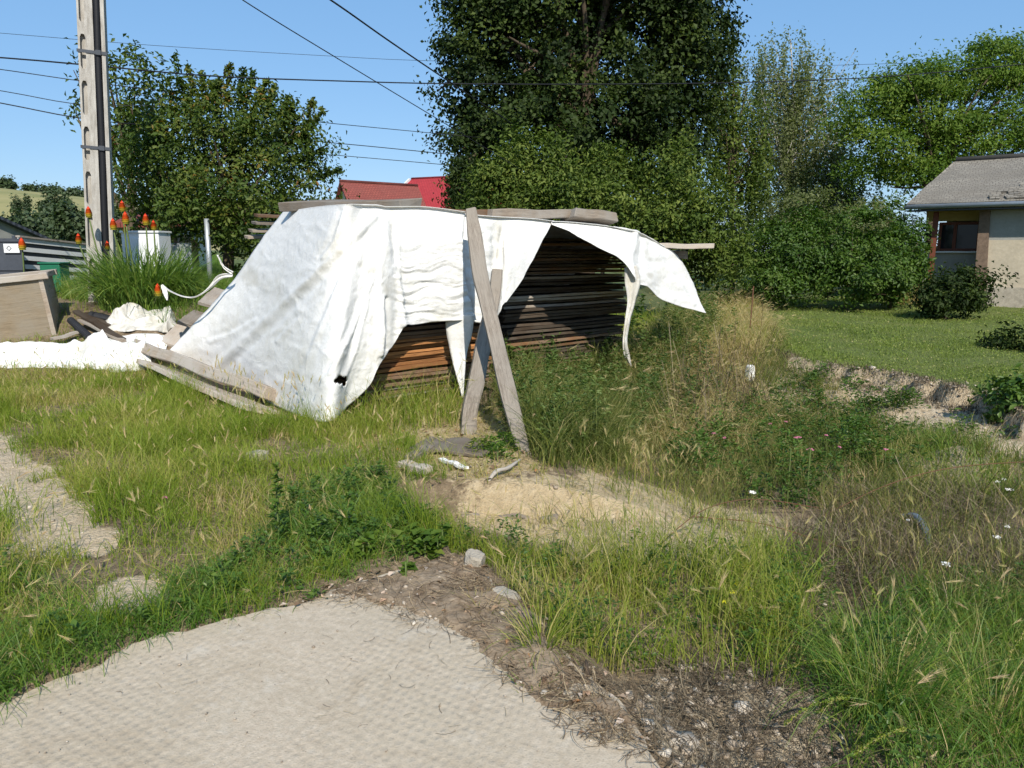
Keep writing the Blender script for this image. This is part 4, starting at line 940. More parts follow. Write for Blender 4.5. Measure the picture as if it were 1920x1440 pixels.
pnl = empty('gate_panel', (*P(-40, 470, 14.2)[:2], 0)); tag(pnl, 'dark grey gate panel with a white plate at the left edge', 'gate')
pw = (P(42, 470, 14.2)-P(-40, 470, 14.2))[0]; zt2 = P(0, 448, 14.2)[2]
MB().box((pw/2, 0, zt2-.6), (pw, .05, 1.2)).build('panel', M['dark_metal'], pnl, bevel=.006)
for z in (zt2-.02, zt2-.55): MB().box((pw/2, -.035, z), (pw, .03, .06)).build('rail', M['dark_metal'], pnl)
pa = P(7, 457, 14.15); pbb = P(38, 474, 14.15); ox, oy = pnl.location[0], pnl.location[1]
plt = MB().box(((pa[0]+pbb[0])/2-ox, -.062, (pa[2]+pbb[2])/2), (pbb[0]-pa[0], .01, pa[2]-pbb[2])).build('plate', M['white_paint'], pnl)
cx_, cz_ = pa[0]+.10-ox, (pa[2]+pbb[2])/2; mb = MB(); r0, r1 = .05, .036
vv_ = [(cx_+r*c, -.0705, cz_+r*s) for r in (r0, r1) for c, s in ((1, 0), (0, 1), (-1, 0), (0, -1))]
mb.add(vv_, [(i, (i+1) % 4, (i+1) % 4+4, i+4) for i in range(4)]); mb.build('diamond_mark', M['dark_metal'], plt)
gb = empty('green_crate', P(102, 500, 13.6)); tag(gb, 'dark green plastic crate showing over the rim of the wooden box', 'crate')
mb = MB(); mb.box((0, 0, -.2), (.36, .3, .5)); mb.build('body', M['green_plastic'], gb, bevel=.02); MB().box((0, 0, .065), (.40, .34, .03)).build('rim', M['green_plastic'], gb, bevel=.008)
ca, cb2 = P(226, 433, 13.2), P(300, 433, 13.2); cw = cb2[0]-ca[0]; zg = gz(ca[0], 13.2)
cab = empty('meter_cabinet', ((ca[0]+cb2[0])/2, 13.4, zg)); cab.rotation_euler = (0, 0, -.05); tag(cab, 'white metal cabinet behind the red flowers beside the pole', 'cabinet'); hc = ca[2]-zg
MB().box((0, 0, hc/2), (cw*.97, .42, hc-.06)).build('body', M['white_paint'], cab, bevel=.008); MB().box((0, 0, hc-.015), (cw*1.02, .47, .035)).build('lid', M['white_paint'], cab, bevel=.006)
d_ = MB().box((.01, -.218, hc/2-.02), (cw*.86, .014, hc-.2)).build('door', M['white_paint'], cab, bevel=.004); MB().box((cw*.33, -.232, hc*.6), (.025, .02, .09)).build('handle', M['dark_metal'], d_)
a = P(387, 410, 13.5); mb = MB().tube([(a[0]-.01, a[1], gz(a[0], a[1])-.1), (a[0], a[1], a[2])], .043, 12); st_ = mb.build('steel_post', M['galv'], None, True); tag(st_, 'pale steel tube post standing left of the tarp under the cherry tree', 'post')
bf = empty('board_fence', (*P(316, 470, 16)[:2], 0)); tag(bf, 'pinkish upright board fence under the cherry tree', 'fence'); zt3 = P(330, 440, 16)[2]
for i in range(5): MB().box((i*.14, .01*(i % 2), zt3-.75-.1*(i == 4)), (.132, .02, 1.5)).build('board', M['board_brown' if i % 3 == 1 else 'pale_wood'], bf)
for z in (zt3-.3, zt3-1.1): MB().box((.28, .04, z), (.75, .04, .06)).build('rail', M['grey_wood'], bf)
cs = P(333, 476, 14.2); mb = MB(); V = []; F = []
for i in range(33):
    x = (i/32-.5)*.5; y = .012*math.cos(i*math.pi/2)
    V += [(x, y, .2), (x, y, -.35)]
for i in range(32): F.append((2*i, 2*i+1, 2*i+3, 2*i+2))
mb.add(V, F); cso = mb.build('corrugated_sheet', M['galv'], None); cso.location = cs; cso.rotation_euler = (-.1, math.radians(90)*0, .1); m_ = cso.modifiers.new('t', 'SOLIDIFY'); m_.thickness = .003; tag(cso, 'grey corrugated metal sheet standing right of the white cabinet', 'metal sheet')

# wooden box
bx = empty('wooden_box', G(122, 640)); bw, bd, bh = 1.05, .85, .84; bx.location = P(108, 634, 10.35); bx.location[2] = gz(bx.location[0], 10.35)-.03
bx.rotation_euler = (math.radians(2), math.radians(-6.5), math.radians(24)); tag(bx, 'open weathered wooden planter box leaning at the left edge', 'planter')
for nm, c, d in (('front_panel', (-bw/2, 0, bh/2), (bw-.10, .035, bh-.02)), ('back_panel', (-bw/2, bd, bh/2), (bw-.10, .035, bh-.02))): 
    o = link(nm, plank_mesh(d[0], d[2], d[1], 3, .002, .0, 4), M['box_wood'], bx); o.location = c; o.rotation_euler = (math.pi/2, 0, 0)
for nm, x in (('side_panel', -.02), ('side_panel', -bw+.02)):
    o = link(nm, plank_mesh(bd-.08, bh-.02, .035, 4, .002, 0, 4), M['grey_wood' if x > -.5 else 'box_wood'], bx); o.location = (x, bd/2, bh/2); o.rotation_euler = (math.pi/2, 0, math.pi/2)
for x in (-.03, -bw+.03):
    for y in (0, bd): MB().box((x, y, bh/2), (.055, .06, bh+.01)).build('corner_post', M['grey_wood'], bx)
for (c, d, rz_) in (((-bw/2, -.02, bh+.0), (bw+.12, .10, .10), 0), ((-bw/2, bd+.02, bh+.0), (bw+.12, .10, .10), 0), ((-.0, bd/2, bh+.002), (bd-.06, .10, .098), 1), ((-bw, bd/2, bh+.002), (bd-.06, .10, .098), 1)):
    o = link('rim', plank_mesh(d[0], d[1], d[2]*.8, 6+rz_, .004, .01, 5), M['grey_wood'], bx); o.location = c; o.rotation_euler = (0, 0, rz_*math.pi/2)
MB().box((-bw/2, bd/2, bh*.62), (bw-.1, bd-.08, .05)).build('soil', M['ground'], bx)
# rubbish by the flower bed
def loclift(q, Y): return P(q[0], q[1], Y)
for (q0, q1, wd, mt, lb) in (((142, 583, 10.6), (228, 636, 10.0), .10, 'board_dark', 'dark batten lying highest on the rubbish heap behind the wooden box'), ((150, 600, 10.45), (232, 640, 9.95), .07, 'grey_wood', 'thin grey batten on the rubbish heap behind the wooden box'), ((95, 637, 9.9), (150, 622, 10.2), .09, 'pale_wood', 'pale round edged stick against the foot of the wooden box'), ((160, 588, 10.7), (216, 612, 10.5), .13, 'board_dark', 'short dark board beside the dirty white cloth heap')):
    plank('scrap_batten', P(*q0), P(*q1), wd, .035, mt, lb, 'batten', seed=int(q0[0]))
def pipe(q0, q1, r, lb):
    a, b = P(*q0), P(*q1); n = 40; pts = [a+(b-a)*i/n for i in range(n+1)]; tag(MB().tube(pts, [r*(1+.14*(i % 2)) for i in range(n+1)], 10).build('corrugated_pipe', M['black_plastic'], None, False), lb, 'pipe')
pipe((132, 600, 10.4), (168, 632, 10.0), .045, 'black ribbed pipe on the rubbish heap nearest the box'); pipe((170, 590, 10.7), (212, 600, 10.6), .05, 'black ribbed pipe lying behind the dark battens')

# red hot poker plants
def poker(base, heads, nblades, spread, label, lmin=.7, lmax=1.1):
    t = empty('red_hot_poker', base); tag(t, label, 'flowering plant'); b = np.array(base)
    an = rng.uniform(0, 2*np.pi, nblades); rr_ = rng.random(nblades)**.5; xy = np.stack([b[0]+np.cos(an)*rr_*spread[0], b[1]+np.sin(an)*rr_*spread[1]], 1)
    me = blades('foliage', xy, rng.uniform(lmin, lmax, nblades), rng.uniform(.014, .026, nblades), rng.uniform(.3, 1.5, nblades), None, z=hgt(xy[:, 0], xy[:, 1]), lean=an+rng.normal(0, .5, nblades), nseg=6, mesh=True)
    co_ = np.empty(len(me.vertices)*3); me.vertices.foreach_get('co', co_); co_ = (co_.reshape(-1, 3)-b).ravel(); me.vertices.foreach_set('co', co_); link('foliage', me, M['poker_leaf'], t)
    for (px_, py_, Y_, s) in heads:
        c = P(px_, py_, Y_)-b; n = 12; V = []; F = []; T = []; rings = 14; hh, hr = .17*s, .046*s
        for i in range(rings+1):
            u = i/rings; r = hr*(math.sin(math.pi*(.16+.84*u)**.8)**.7 if u < 1 else 0)*(1.12 if i % 2 else .85)+.002
            for k_ in range(n): aa = 2*math.pi*(k_+.5*(i % 2))/n; V.append((c[0]+r*math.cos(aa), c[1]+r*math.sin(aa), c[2]+hh*(u-.5)-.012*(i % 2))); T.append(u)
        for i in range(rings):
            for k_ in range(n): F.append((i*n+k_, i*n+(k_+1) % n, i*n+n+(k_+1) % n, i*n+n+k_))
        me = meshnp('flower_spike', np.array(V), np.array(F), {'tip': T}, False); o = link('flower_spike', me, M['poker'], t)
        foot = np.array([c[0]*.6+rng.normal()*.03, (c[1])*.5, -.02]); mid = (foot+c)/2+np.array([c[0]*.06, 0, .03]); cv = catm(np.array([foot, mid, c-np.array([0, 0, hh*.48])]), 10); MB().tube(cv, [.011]*9+[.008], 6).build('stem', M['poker_stem'], o, True)
pbx = P(258, 580, 11.2)[0]
poker((pbx, 11.4, gz(pbx, 11.4)), [(166, 397, 11.5, 1.0), (229, 386, 11.4, .95), (235, 408, 11.2, 1.05), (212, 420, 11.1, 1.0), (273, 411, 11.3, 1.0), (288, 422, 11.4, .9), (234, 428, 11.6, .7), (201, 459, 11.0, .7), (296, 543, 10.7, 1.05), (147, 447, 11.3, .9)], 1500, (.62, .5), 'red hot poker plant with many orange spikes over strap leaves below the pole')
pbx = P(45, 560, 12.3)[0]
poker((pbx, 12.3, gz(pbx, 12.3)), [(41, 457, 12.1, 1.15)], 160, (.2, .2), 'single red hot poker spike rising behind the wooden box', .3, .5)

# ------------------------------------------------------------------ trees
Lb = lobe
def tg(lobes, n): c, d = crown_points(lobes, n, .9); return [tuple(q) for q in c]
# cherry tree with upright shoots
lo = [Lb(440, 330, 165, 120, 15), Lb(330, 350, 100, 105, 14.7), Lb(522, 330, 66, 82, 15), Lb(430, 245, 100, 62, 15.2), Lb(350, 235, 60, 70, 15), Lb(520, 260, 65, 70, 15), Lb(345, 395, 80, 42, 14.3), Lb(278, 335, 52, 72, 14.8), Lb(470, 420, 95, 60, 14.3)]
sh = []
for (x0, y0, x1, y1) in ((352, 210, 327, 102), (368, 200, 352, 125), (385, 190, 378, 138), (400, 190, 412, 150), (425, 180, 432, 118), (448, 180, 456, 130), (462, 190, 474, 132), (485, 200, 500, 150), (503, 205, 515, 162), (530, 225, 540, 180), (545, 230, 550, 190), (568, 250, 588, 185), (572, 250, 606, 205), (575, 300, 580, 255), (590, 330, 640, 320), (330, 230, 322, 170), (300, 260, 285, 215), (560, 300, 612, 282), (370, 240, 340, 150), (410, 230, 395, 150), (470, 230, 490, 165)):
    a, b = P(x0, y0, 15), P(x1, y1, 15); L = np.linalg.norm(b-a)
    sh.append((a-(b-a)*.25, (b-a)/L, L*1.25, 210, .065, .10))
b0 = gbase(430, 15); tree('cherry_tree', 'bushy cherry tree with upright shoots and reddish leaves left of the tarp', 'tree', b0, P(440, 260, 15), .13, crown(lo, 430, 62, .16, .092, .48, .3, .7, strands=sh, rag=.38), 'leaf_cherry', tg(lo, 26))
# looser tree behind the pole
lo = [Lb(265, 170, 55, 55, 19), Lb(235, 240, 65, 60, 19), Lb(290, 240, 45, 55, 19), Lb(215, 130, 30, 22, 19), Lb(150, 150, 22, 45, 19), Lb(240, 300, 40, 35, 19), Lb(160, 210, 18, 30, 19), Lb(175, 105, 35, 12, 19)]
sh = [(P(280, 150, 19), np.array([-.25, 0, .9]), .6, 50, .1, .13), (P(255, 110, 19), np.array([-.6, 0, .5]), .5, 50, .1, .13), (P(150, 170, 19), np.array([-.4, 0, -.9]), 1.0, 40, .12, .13)]
b0 = gbase(255, 19); tree('loose_tree', 'thin crowned tree showing behind the concrete pole', 'tree', b0, P(245, 190, 19), .14, crown(lo, 150, 20, .17, .13, .5, .3, .6, strands=sh), 'leaf_cherry', tg(lo, 20))
# large dark tree
lo = [Lb(1090, 80, 235, 175, 24, 3), Lb(935, 120, 105, 130, 23.5), Lb(1000, -90, 170, 150, 24), Lb(1200, -80, 150, 140, 24), Lb(1235, 130, 120, 150, 23.5), Lb(905, 250, 80, 70, 23.2), Lb(1080, 250, 190, 80, 23), Lb(1300, 40, 65, 70, 24), Lb(888, 310, 52, 58, 22.5), Lb(1250, 250, 90, 90, 23), Lb(850, 190, 40, 18, 23.4), Lb(900, 20, 60, 70, 23.8)]
b0 = gbase(1090, 24); tree('broadleaf_tree', 'huge dark broadleaf tree towering over the right half of the tarp', 'tree', b0, P(1090, -150, 24), .42, crown(lo, 820, 130, .25, .130, .7, .25, .85, up=.5, rjit=.25, rag=.2), 'leaf_dark', tg(lo, 34))
# bushes in front of it
for (nm, lobes, lb, cl, lf) in (
  ('leafy_bush', [Lb(1000, 325, 78, 66, 17.5), Lb(935, 345, 50, 58, 17), Lb(1030, 395, 70, 50, 16.6), Lb(905, 410, 50, 36, 17)], 'leafy bush left of centre below the huge dark tree', 300, 'leaf_mid'),
  ('leafy_bush', [Lb(1130, 350, 62, 66, 18.2), Lb(1165, 410, 66, 50, 16.9), Lb(1105, 400, 50, 45, 17.2)], 'leafy bush above the right tarp panel, between two other bushes', 280, 'leaf_mid'),
  ('leafy_bush', [Lb(1265, 345, 74, 66, 18), Lb(1310, 420, 72, 74, 17), Lb(1235, 430, 56, 52, 16.8), Lb(1345, 485, 58, 50, 17.2)], 'leafy bush behind the plank sticking out right of the stack', 330, 'leaf_mid'),
  ('leafy_bush', [Lb(872, 352, 30, 44, 20), Lb(878, 400, 36, 30, 19.5)], 'dark bush covering the end of the crimson roof', 90, 'leaf_dark')):
    c = np.mean([l[0] for l in lobes], 0); b0 = np.array([c[0], c[1], gz(c[0], c[1])])
    tree(nm, lb, 'bush', b0, c, .07, crown(lobes, int(cl*.8), 66, .15, .108, .45, .35, .8, spread_z=1.1, up=.3, rag=.34), lf, tg(lobes, 10))
# birches with hanging sprays
def birch(px_, Y_, lobes, nst, lb, leaf='leaf_birch', hang=(1.2, 3.0), bark='birch_bark', k=46, sz=.11):
    c, d = crown_points(lobes, nst, .8); st = [(c[i], np.array([.10*rng.normal(), .10*rng.normal(), -1.]), rng.uniform(*hang), k, .085, sz) for i in range(nst)]
    b0 = gbase(px_, Y_); top = P(px_+4, min(l_[1] for l_ in [(0, proj(l[0])[1]-l[1][2]/Y_*FPX) for l in lobes])+30, Y_)
    tree('weeping_birch', lb, 'tree', b0, top, .085, crown(lobes, 60, 14, .25, sz, .6, .2, .6, strands=st), leaf, [tuple(c[i]) for i in range(0, nst, 6)], None, bark)
birch(1480, 31, [Lb(1470, 105, 56, 58, 31), Lb(1435, 185, 80, 75, 31), Lb(1535, 185, 70, 90, 31), Lb(1490, 285, 105, 80, 31)], 640, 'pale weeping birch with open crown against the sky')
birch(1370, 27, [Lb(1355, 170, 45, 90, 27), Lb(1390, 240, 55, 90, 27), Lb(1340, 90, 40, 50, 27), Lb(1400, 330, 55, 60, 27)], 300, 'greener weeping birch close against the huge dark tree', 'leaf_mid', (1.0, 2.4), 'bark', 36, .12)
birch(1560, 30, [Lb(1545, 330, 70, 80, 30), Lb(1590, 380, 60, 60, 30)], 220, 'low drooping birch left of the walnut tree', 'leaf_birch', (.8, 2.0))
# walnut
lo = [Lb(1645, 200, 62, 45, 27), Lb(1725, 160, 70, 48, 27), Lb(1815, 150, 75, 42, 27.5), Lb(1890, 130, 60, 48, 27.5), Lb(1960, 130, 80, 70, 27.5), Lb(1640, 280, 62, 40, 26.5), Lb(1740, 245, 80, 38, 27), Lb(1850, 235, 90, 45, 27), Lb(1700, 325, 70, 30, 27), Lb(1610, 330, 30, 32, 26.5), Lb(1790, 290, 80, 30, 27), Lb(1950, 250, 80, 50, 27), Lb(1590, 230, 35, 25, 26.6), Lb(1850, 90, 40, 16, 27.5)]
b0 = gbase(1735, 27.5); tree('walnut_tree', 'spreading walnut tree with sky gaps behind the slate roofed house', 'tree', b0, P(1760, 170, 27.5), .22, crown(lo, 720, 64, .27, .13, .45, .25, .6, spread_z=.55), 'leaf_light', tg(lo, 40))
# shrubs by the lawn
for (lobes, lb, cl, lf) in (
  ([Lb(1480, 480, 72, 75, 18.6), Lb(1450, 530, 50, 40, 18)], 'broad green shrub at the far left edge of the lawn', 200, 'leaf_shrub'),
  ([Lb(1585, 470, 85, 80, 18.6), Lb(1600, 520, 80, 45, 18)], 'tall green shrub in the middle of the row along the lawn', 240, 'leaf_shrub'),
  ([Lb(1685, 485, 52, 62, 18.6), Lb(1665, 520, 50, 40, 18.2)], 'green shrub in the row nearest the house porch', 180, 'leaf_shrub'),
  ([Lb(1795, 545, 52, 34, 16.2), Lb(1760, 560, 35, 22, 16)], 'low dark bush in front of the house porch', 120, 'leaf_dark'),
  ([Lb(1420, 440, 90, 60, 25), Lb(1530, 470, 80, 60, 25)], 'dark hedge bush filling the gap left behind the shrub row', 220, 'leaf_dark'),
  ([Lb(1640, 455, 80, 55, 26), Lb(1720, 470, 70, 50, 26)], 'dark hedge bush filling the gap beside the slate roofed house', 200, 'leaf_dark'),
  ([Lb(1545, 410, 70, 45, 21), Lb(1490, 400, 50, 40, 21), Lb(1640, 420, 60, 40, 22)], 'dull bush rising behind the shrub row', 160, 'leaf_birch')):
    c = np.mean([l[0] for l in lobes], 0); b0 = np.array([c[0], c[1], gz(c[0], c[1])])
    tree('garden_shrub', lb, 'shrub', b0, c, .05, crown(lobes, int(cl*.8), 64, .13, .095, .5, .3, .8, up=.4, rag=.36), lf, tg(lobes, 8))
lobes = [Lb(1905, 755, 45, 50, 7.4, .3)]; c = lobes[0][0]
tree('garden_shrub', 'dark leafy shrub growing at the right end of the earth bank', 'shrub', np.array([c[0], c[1], gz(c[0], c[1])]), c, .015, crown(lobes, 60, 22, .06, .075, .5, .3, .7), 'weed', tg(lobes, 5))
lobes = [Lb(1895, 645, 40, 28, 11.5), Lb(1920, 665, 40, 25, 11.3)]; c = lobes[0][0]
tree('garden_shrub', 'small dark shrub on the lawn at the right edge', 'shrub', np.array([c[0], c[1], gz(c[0], c[1])]), c, .02, crown(lobes, 60, 20, .10, .08, .5, .3, .7), 'leaf_dark', tg(lobes, 5))
# ------------------------------------------------------------------ hill and its trees
def crest(x, y): 
    px_ = 960+FPX*x/np.maximum(y, 1)*.985
    return np.interp(px_, [-900, -300, 0, 160, 350, 560, 800, 1000], [30, 34, 30, 26, 20, 9, 2, 0])
hx, hy = np.meshgrid(np.linspace(-420, 60, 60), np.linspace(115, 460, 50)); hzv = crest(hx, hy)*sstep(118, 340, hy)*(1-.25*sstep(345, 460, hy))+.8*fbm(hx*.02, hy*.02, 3, 3)+hgt(hx, hy)*0-1+gz(-60, 100)*0
i_ = np.arange(hx.size).reshape(hx.shape); F = np.stack([i_[:-1, :-1].ravel(), i_[:-1, 1:].ravel(), i_[1:, 1:].ravel(), i_[1:, :-1].ravel()], 1)
hm = Mt('hill field'); p_ = hm.pos(); hc_ = hm.ramp(hm.noise(p_, .02, 5, .6), [(.35, (.10, .13, .04)), (.5, (.24, .22, .09)), (.7, (.30, .26, .12))]); hm.base(hc_, .95)
tag(link('hill', meshnp('hill', np.stack([hx.ravel(), hy.ravel(), hzv.ravel()], 1), F, None, True), hm.m), 'pale grassy hillside on the far left', None, None, 'structure')
def zhill(x, y): return float(crest(np.array(x), np.array(y))*sstep(118, 340, y)-1)
proto_f = None
def far_tree(px_, ptop, Y_, wpx, lb, grp, hpx, n=40, pc=18):
    x = (px_-960)/FPX*Y_*1.0/ (CT+ (720-400)/FPX*ST); z = zhill(x, Y_) if Y_ > 118 else gz(x, Y_); k = Y_/FPX; top = P(px_, ptop, Y_)[2]; H = max(top-z, hpx*k)
    b = np.array([x, Y_, top-H]); t = empty('hedgerow_tree', b); tag(t, lb, 'tree', grp); rx = wpx*k/2; ch_ = min(H*.9, hpx*k*1.0)
    lob = [(np.array([rng.normal()*rx*.25, rng.normal()*rx*.2, H-ch_*.5+rng.normal()*ch_*.05]), np.array([rx*.8, rx*.7, ch_*.5])), (np.array([rx*.4*rng.choice([-1, 1]), 0, H-ch_*.62]), np.array([rx*.6, rx*.6, ch_*.38]))]
    v, f, a = crown(lob, n, pc, rx*.22, rx*.30, .8, .3, .7); link('crown', meshnp('crown', v, f, a), M['leaf_far'], t)
    MB().tube([(0, 0, -.3), (0, 0, H*.7)], [rx*.10, rx*.05], 6).build('trunk', M['bark'], t)
r_ = random.Random(3)
for i, px_ in enumerate((-40, -12, 8, 28, 62, 80, 98, 116, 133, 150, 168, 186, 204, 222)):
    far_tree(px_, (334 if px_ < 40 else 344+max(0, (px_-60))*.09)+r_.uniform(-3, 4), 345, r_.uniform(26, 36), 'dark round tree in the tree line along the hill top', 'trees along the hill top', 24)
for (px_, ty, wd, hh, lb) in ((30, 362, 22, 40, 'leftmost of the dark trees standing on the hillside field'), (56, 366, 18, 32, 'small dark tree second from the left on the hillside field'), (104, 356, 30, 46, 'tallest dark tree on the hillside field left of the pole'), (132, 368, 26, 36, 'dark tree on the hillside field touching the pole'), (82, 380, 30, 26, 'low dark tree between the hillside field and the green bushes')): far_tree(px_, ty, 170, wd, lb, None, hh, 60)
for i, (px_, ty, wd) in enumerate(((12, 412, 50), (50, 402, 56), (92, 392, 60), (128, 388, 56), (158, 396, 50), (218, 392, 50), (235, 420, 40), (70, 425, 60), (130, 420, 60))): far_tree(px_, ty, 58+i % 3*4, wd, 'rounded green bush in the mass between the fence and the hill', 'bushes below the hill', 56, 110, 24)
for (px_, ty, wd, lb) in ((500, 400, 160, 'dim bush behind the foot of the cherry tree'), (700, 372, 10, 'tiny tree top over the dull red ridge')): far_tree(px_, ty, 62, wd, lb, None, 70, 130, 22)

# ------------------------------------------------------------------ ground cover
def sample(poly, dens, edge=.16, drop=None):
    poly = np.array(poly); lo, hi = poly.min(0)-.3, poly.max(0)+.3; n = int(np.prod(hi-lo)*dens); p = rng.uniform(lo, hi, (n, 2))
    jx, jy = jit(p[:, 0], p[:, 1], edge); m = inpoly(jx, jy, poly)
    if drop is not None: m &= ~drop(p)
    return p[m]
def clumpy(p, s, lo, hi, seed=0, o=3): return sstep(lo, hi, fbm(p[:, 0]*s+seed, p[:, 1]*s, seed+.5, o))
def in_any(p, polys, a=.12):
    jx, jy = jit(p[:, 0], p[:, 1], a); r = np.zeros(len(p), bool)
    for q in polys: r |= inpoly(jx, jy, q)
    return r
def in_slab(p, a=.05):
    jx, jy = jit(p[:, 0], p[:, 1], a, 4); return inpoly(jx, jy, SLAB)
# footprint of the stacks, where nothing grows through
FOOT = [tuple(A0+U*.0), tuple(A0+U*5.2-NV*.7), tuple(A0+U*5.2-NV*1.8), tuple(A0-NV*1.8)]
TENT = W([(318, 655), (400, 690), (470, 735), (530, 778), (598, 785)])+[tuple(A0+U*.1), tuple(A0+U*.1+VV*1.6)]
def clear(p): return inpoly(p[:, 0], p[:, 1], FOOT) | inpoly(p[:, 0], p[:, 1], TENT) | in_slab(p)
def rndmix(p, s=1.2, a=.55, seed=0): return np.clip(a*(.5+.5*fbm(p[:, 0]*s+seed, p[:, 1]*s, seed, 3))+(1-a)*rng.random(len(p)), 0, .999)
GW = W([(-260, 690), (0, 692), (150, 690), (290, 690), (420, 768), (520, 795), (600, 800), (720, 800), (780, 840), (850, 880), (855, 985), (880, 1045), (700, 1085), (560, 1130), (400, 1165), (200, 1235), (0, 1325), (-300, 1450)])
bare = [R_BARE1, R_BARE2]
# left bank of grass
p = sample(GW, 3000); p = p[~clear(p)]
kb = in_any(p, bare, .2); p = p[(~kb) | (rng.random(len(p)) < .05)]
dn = clumpy(p, 1.9, -.75, .35, 3); p = p[rng.random(len(p)) < .12+.88*dn]
dist = p[:, 1]; h = (.10+.22*clumpy(p, 1.4, -.35, .6, 9))*(.6+.8*rng.random(len(p))); h *= np.where(dist < 4.0, .8, 1.0)
o = blades('grass', p, h, rng.uniform(.0026, .005, len(p))*(.8+.09*dist), rng.uniform(.2, 1.5, len(p)), M['grass'], rnd=rndmix(p, 1.4, .6, 2)); tag(o, 'yellow green meadow grass in front of the left tarp', None, None, 'stuff')
p = sample(GW, 1300); p = p[~clear(p) & ~in_any(p, bare, .1)]; p = p[rng.random(len(p)) < .08+.92*clumpy(p, 1.3, -.05, .5, 61)]
o = blades('dry_grass', p, rng.uniform(.06, .26, len(p)), rng.uniform(.0024, .004, len(p))*(.8+.09*p[:, 1]), rng.uniform(.4, 1.9, len(p)), M['grass_dry'], rnd=rndmix(p, 2, .4, 9)); tag(o, 'straw coloured dry patches in the left meadow grass', None, None, 'stuff')
# lusher longer grass hanging over the slab edge
LW = W([(-300, 1330), (-200, 1060), (60, 1090), (200, 1140), (420, 1080), (520, 940), (640, 900), (760, 940), (880, 1040), (700, 1095), (600, 1150), (480, 1185), (400, 1205), (200, 1280), (0, 1380), (-300, 1500)])
p = sample(LW, 4600, .1); p = p[~inpoly(p[:, 0]+.02*fbm(p[:, 0]*7, p[:, 1]*7, 3), p[:, 1]+.03+.03*fbm(p[:, 0]*5, p[:, 1]*5, 8), SLAB) & ~in_any(p, bare, .1)]; dn = clumpy(p, 2.2, -.6, .35, 7); p = p[rng.random(len(p)) < .15+.85*dn]
px_, py_ = proj(np.stack([p[:, 0], p[:, 1], hgt(p[:, 0], p[:, 1])], 1)); far_l = sstep(120, -120, px_)
h = rng.uniform(.10, .24, len(p))*(1+.5*far_l); o = blades('grass', p, h, rng.uniform(.003, .006, len(p)), rng.uniform(.6, 2.1, len(p)), M['grass_deep'], rnd=rndmix(p, 2, .5, 5), nseg=4); tag(o, 'lush green grass hanging over the edge of the slab', None, None, 'stuff')
# sparse growth on the sandy spots
p = sample(R_SAND+[], 520); p = np.concatenate([p, sample(R_BASE, 900)]); p = p[~clear(p)]; p = p[rng.random(len(p)) < .15+.85*clumpy(p, 2.5, .0, .5, 4)]
o = blades('grass', p, rng.uniform(.05, .22, len(p)), rng.uniform(.003, .006, len(p)), rng.uniform(.2, 1.3, len(p)), M['grass'], rnd=np.clip(rndmix(p)+.25, 0, .99)); tag(o, 'thin straw coloured grass on the sandy ground by the props', None, None, 'stuff')
SW = W([(1000, 1000), (1080, 960), (1250, 935), (1340, 930), (1520, 950), (1560, 1000), (1420, 1070), (1150, 1080)])
p = sample(SW, 1100, .25); p = p[rng.random(len(p)) < .06+.94*clumpy(p, 2.8, .0, .4, 77)]
o = blades('grass', p, rng.uniform(.08, .34, len(p)), rng.uniform(.003, .005, len(p)), rng.uniform(.1, 1.2, len(p)), M['grass_dull'], rnd=rndmix(p, 2, .4, 37), nseg=4); tag(o, 'scattered grass tufts breaking up the sand patch', None, None, 'stuff')
# upright grass right of the slab
UW = W([(880, 1020), (1000, 1030), (1120, 1060), (1350, 1065), (1470, 1040), (1540, 1120), (1500, 1230), (1470, 1290), (1330, 1290), (1190, 1270), (1080, 1225), (1000, 1150), (930, 1090)])
p = sample(UW, 2600, .1); p = p[~in_slab(p, .02)]; p = p[rng.random(len(p)) < .2+.8*clumpy(p, 2.4, -.5, .4, 12)]
h = rng.uniform(.14, .46, len(p))*(.6+.7*clumpy(p, 1.7, -.4, .6, 3)); o = blades('grass', p, h, rng.uniform(.003, .006, len(p)), rng.uniform(.1, 1.3, len(p)), M['grass'], rnd=np.clip(rndmix(p, 2.2, .5, 8)+.10, 0, .99), nseg=4); tag(o, 'tall upright grass in the dip beyond the slab corner', None, None, 'stuff')
FW = W([(1560, 1180), (1700, 1130), (1950, 1100), (2300, 1100), (2300, 1600), (1640, 1600), (1560, 1400), (1470, 1280)])
# general pit growth
PW = W([(1000, 800), (1200, 690), (1330, 580), (1420, 600), (1500, 700), (1640, 790), (1800, 840), (2000, 880), (2100, 1300), (1700, 1500), (1480, 1250), (1530, 1010), (1500, 950), (1330, 950), (1230, 920), (1050, 880)])
p = sample(PW, 1500); p = p[~clear(p)]; p = p[rng.random(len(p)) < .25+.75*clumpy(p, 1.8, -.6, .4, 14)]
h = rng.uniform(.08, .34, len(p)); o = blades('grass', p, h, rng.uniform(.003, .0055, len(p))*(.8+.07*p[:, 1]), rng.uniform(.1, 1.3, len(p)), M['grass_dull'], rnd=np.clip(rndmix(p, 1.3, .6, 21)+.05, 0, .99)); tag(o, 'mixed wild grass over the floor of the pit', None, None, 'stuff')
p = np.concatenate([sample(PW, 520), sample(UW, 420), sample(FW, 500)]); p = p[~clear(p)]; p = p[rng.random(len(p)) < .1+.9*clumpy(p, 1.7, -.2, .45, 73)]
o = blades('dry_grass', p, rng.uniform(.08, .36, len(p)), rng.uniform(.0026, .0045, len(p))*(.8+.08*p[:, 1]), rng.uniform(.3, 2.2, len(p)), M['grass_dry'], rnd=rndmix(p, 2, .4, 19), nseg=4); tag(o, 'straw coloured dead blades through the right hand grass', None, None, 'stuff')
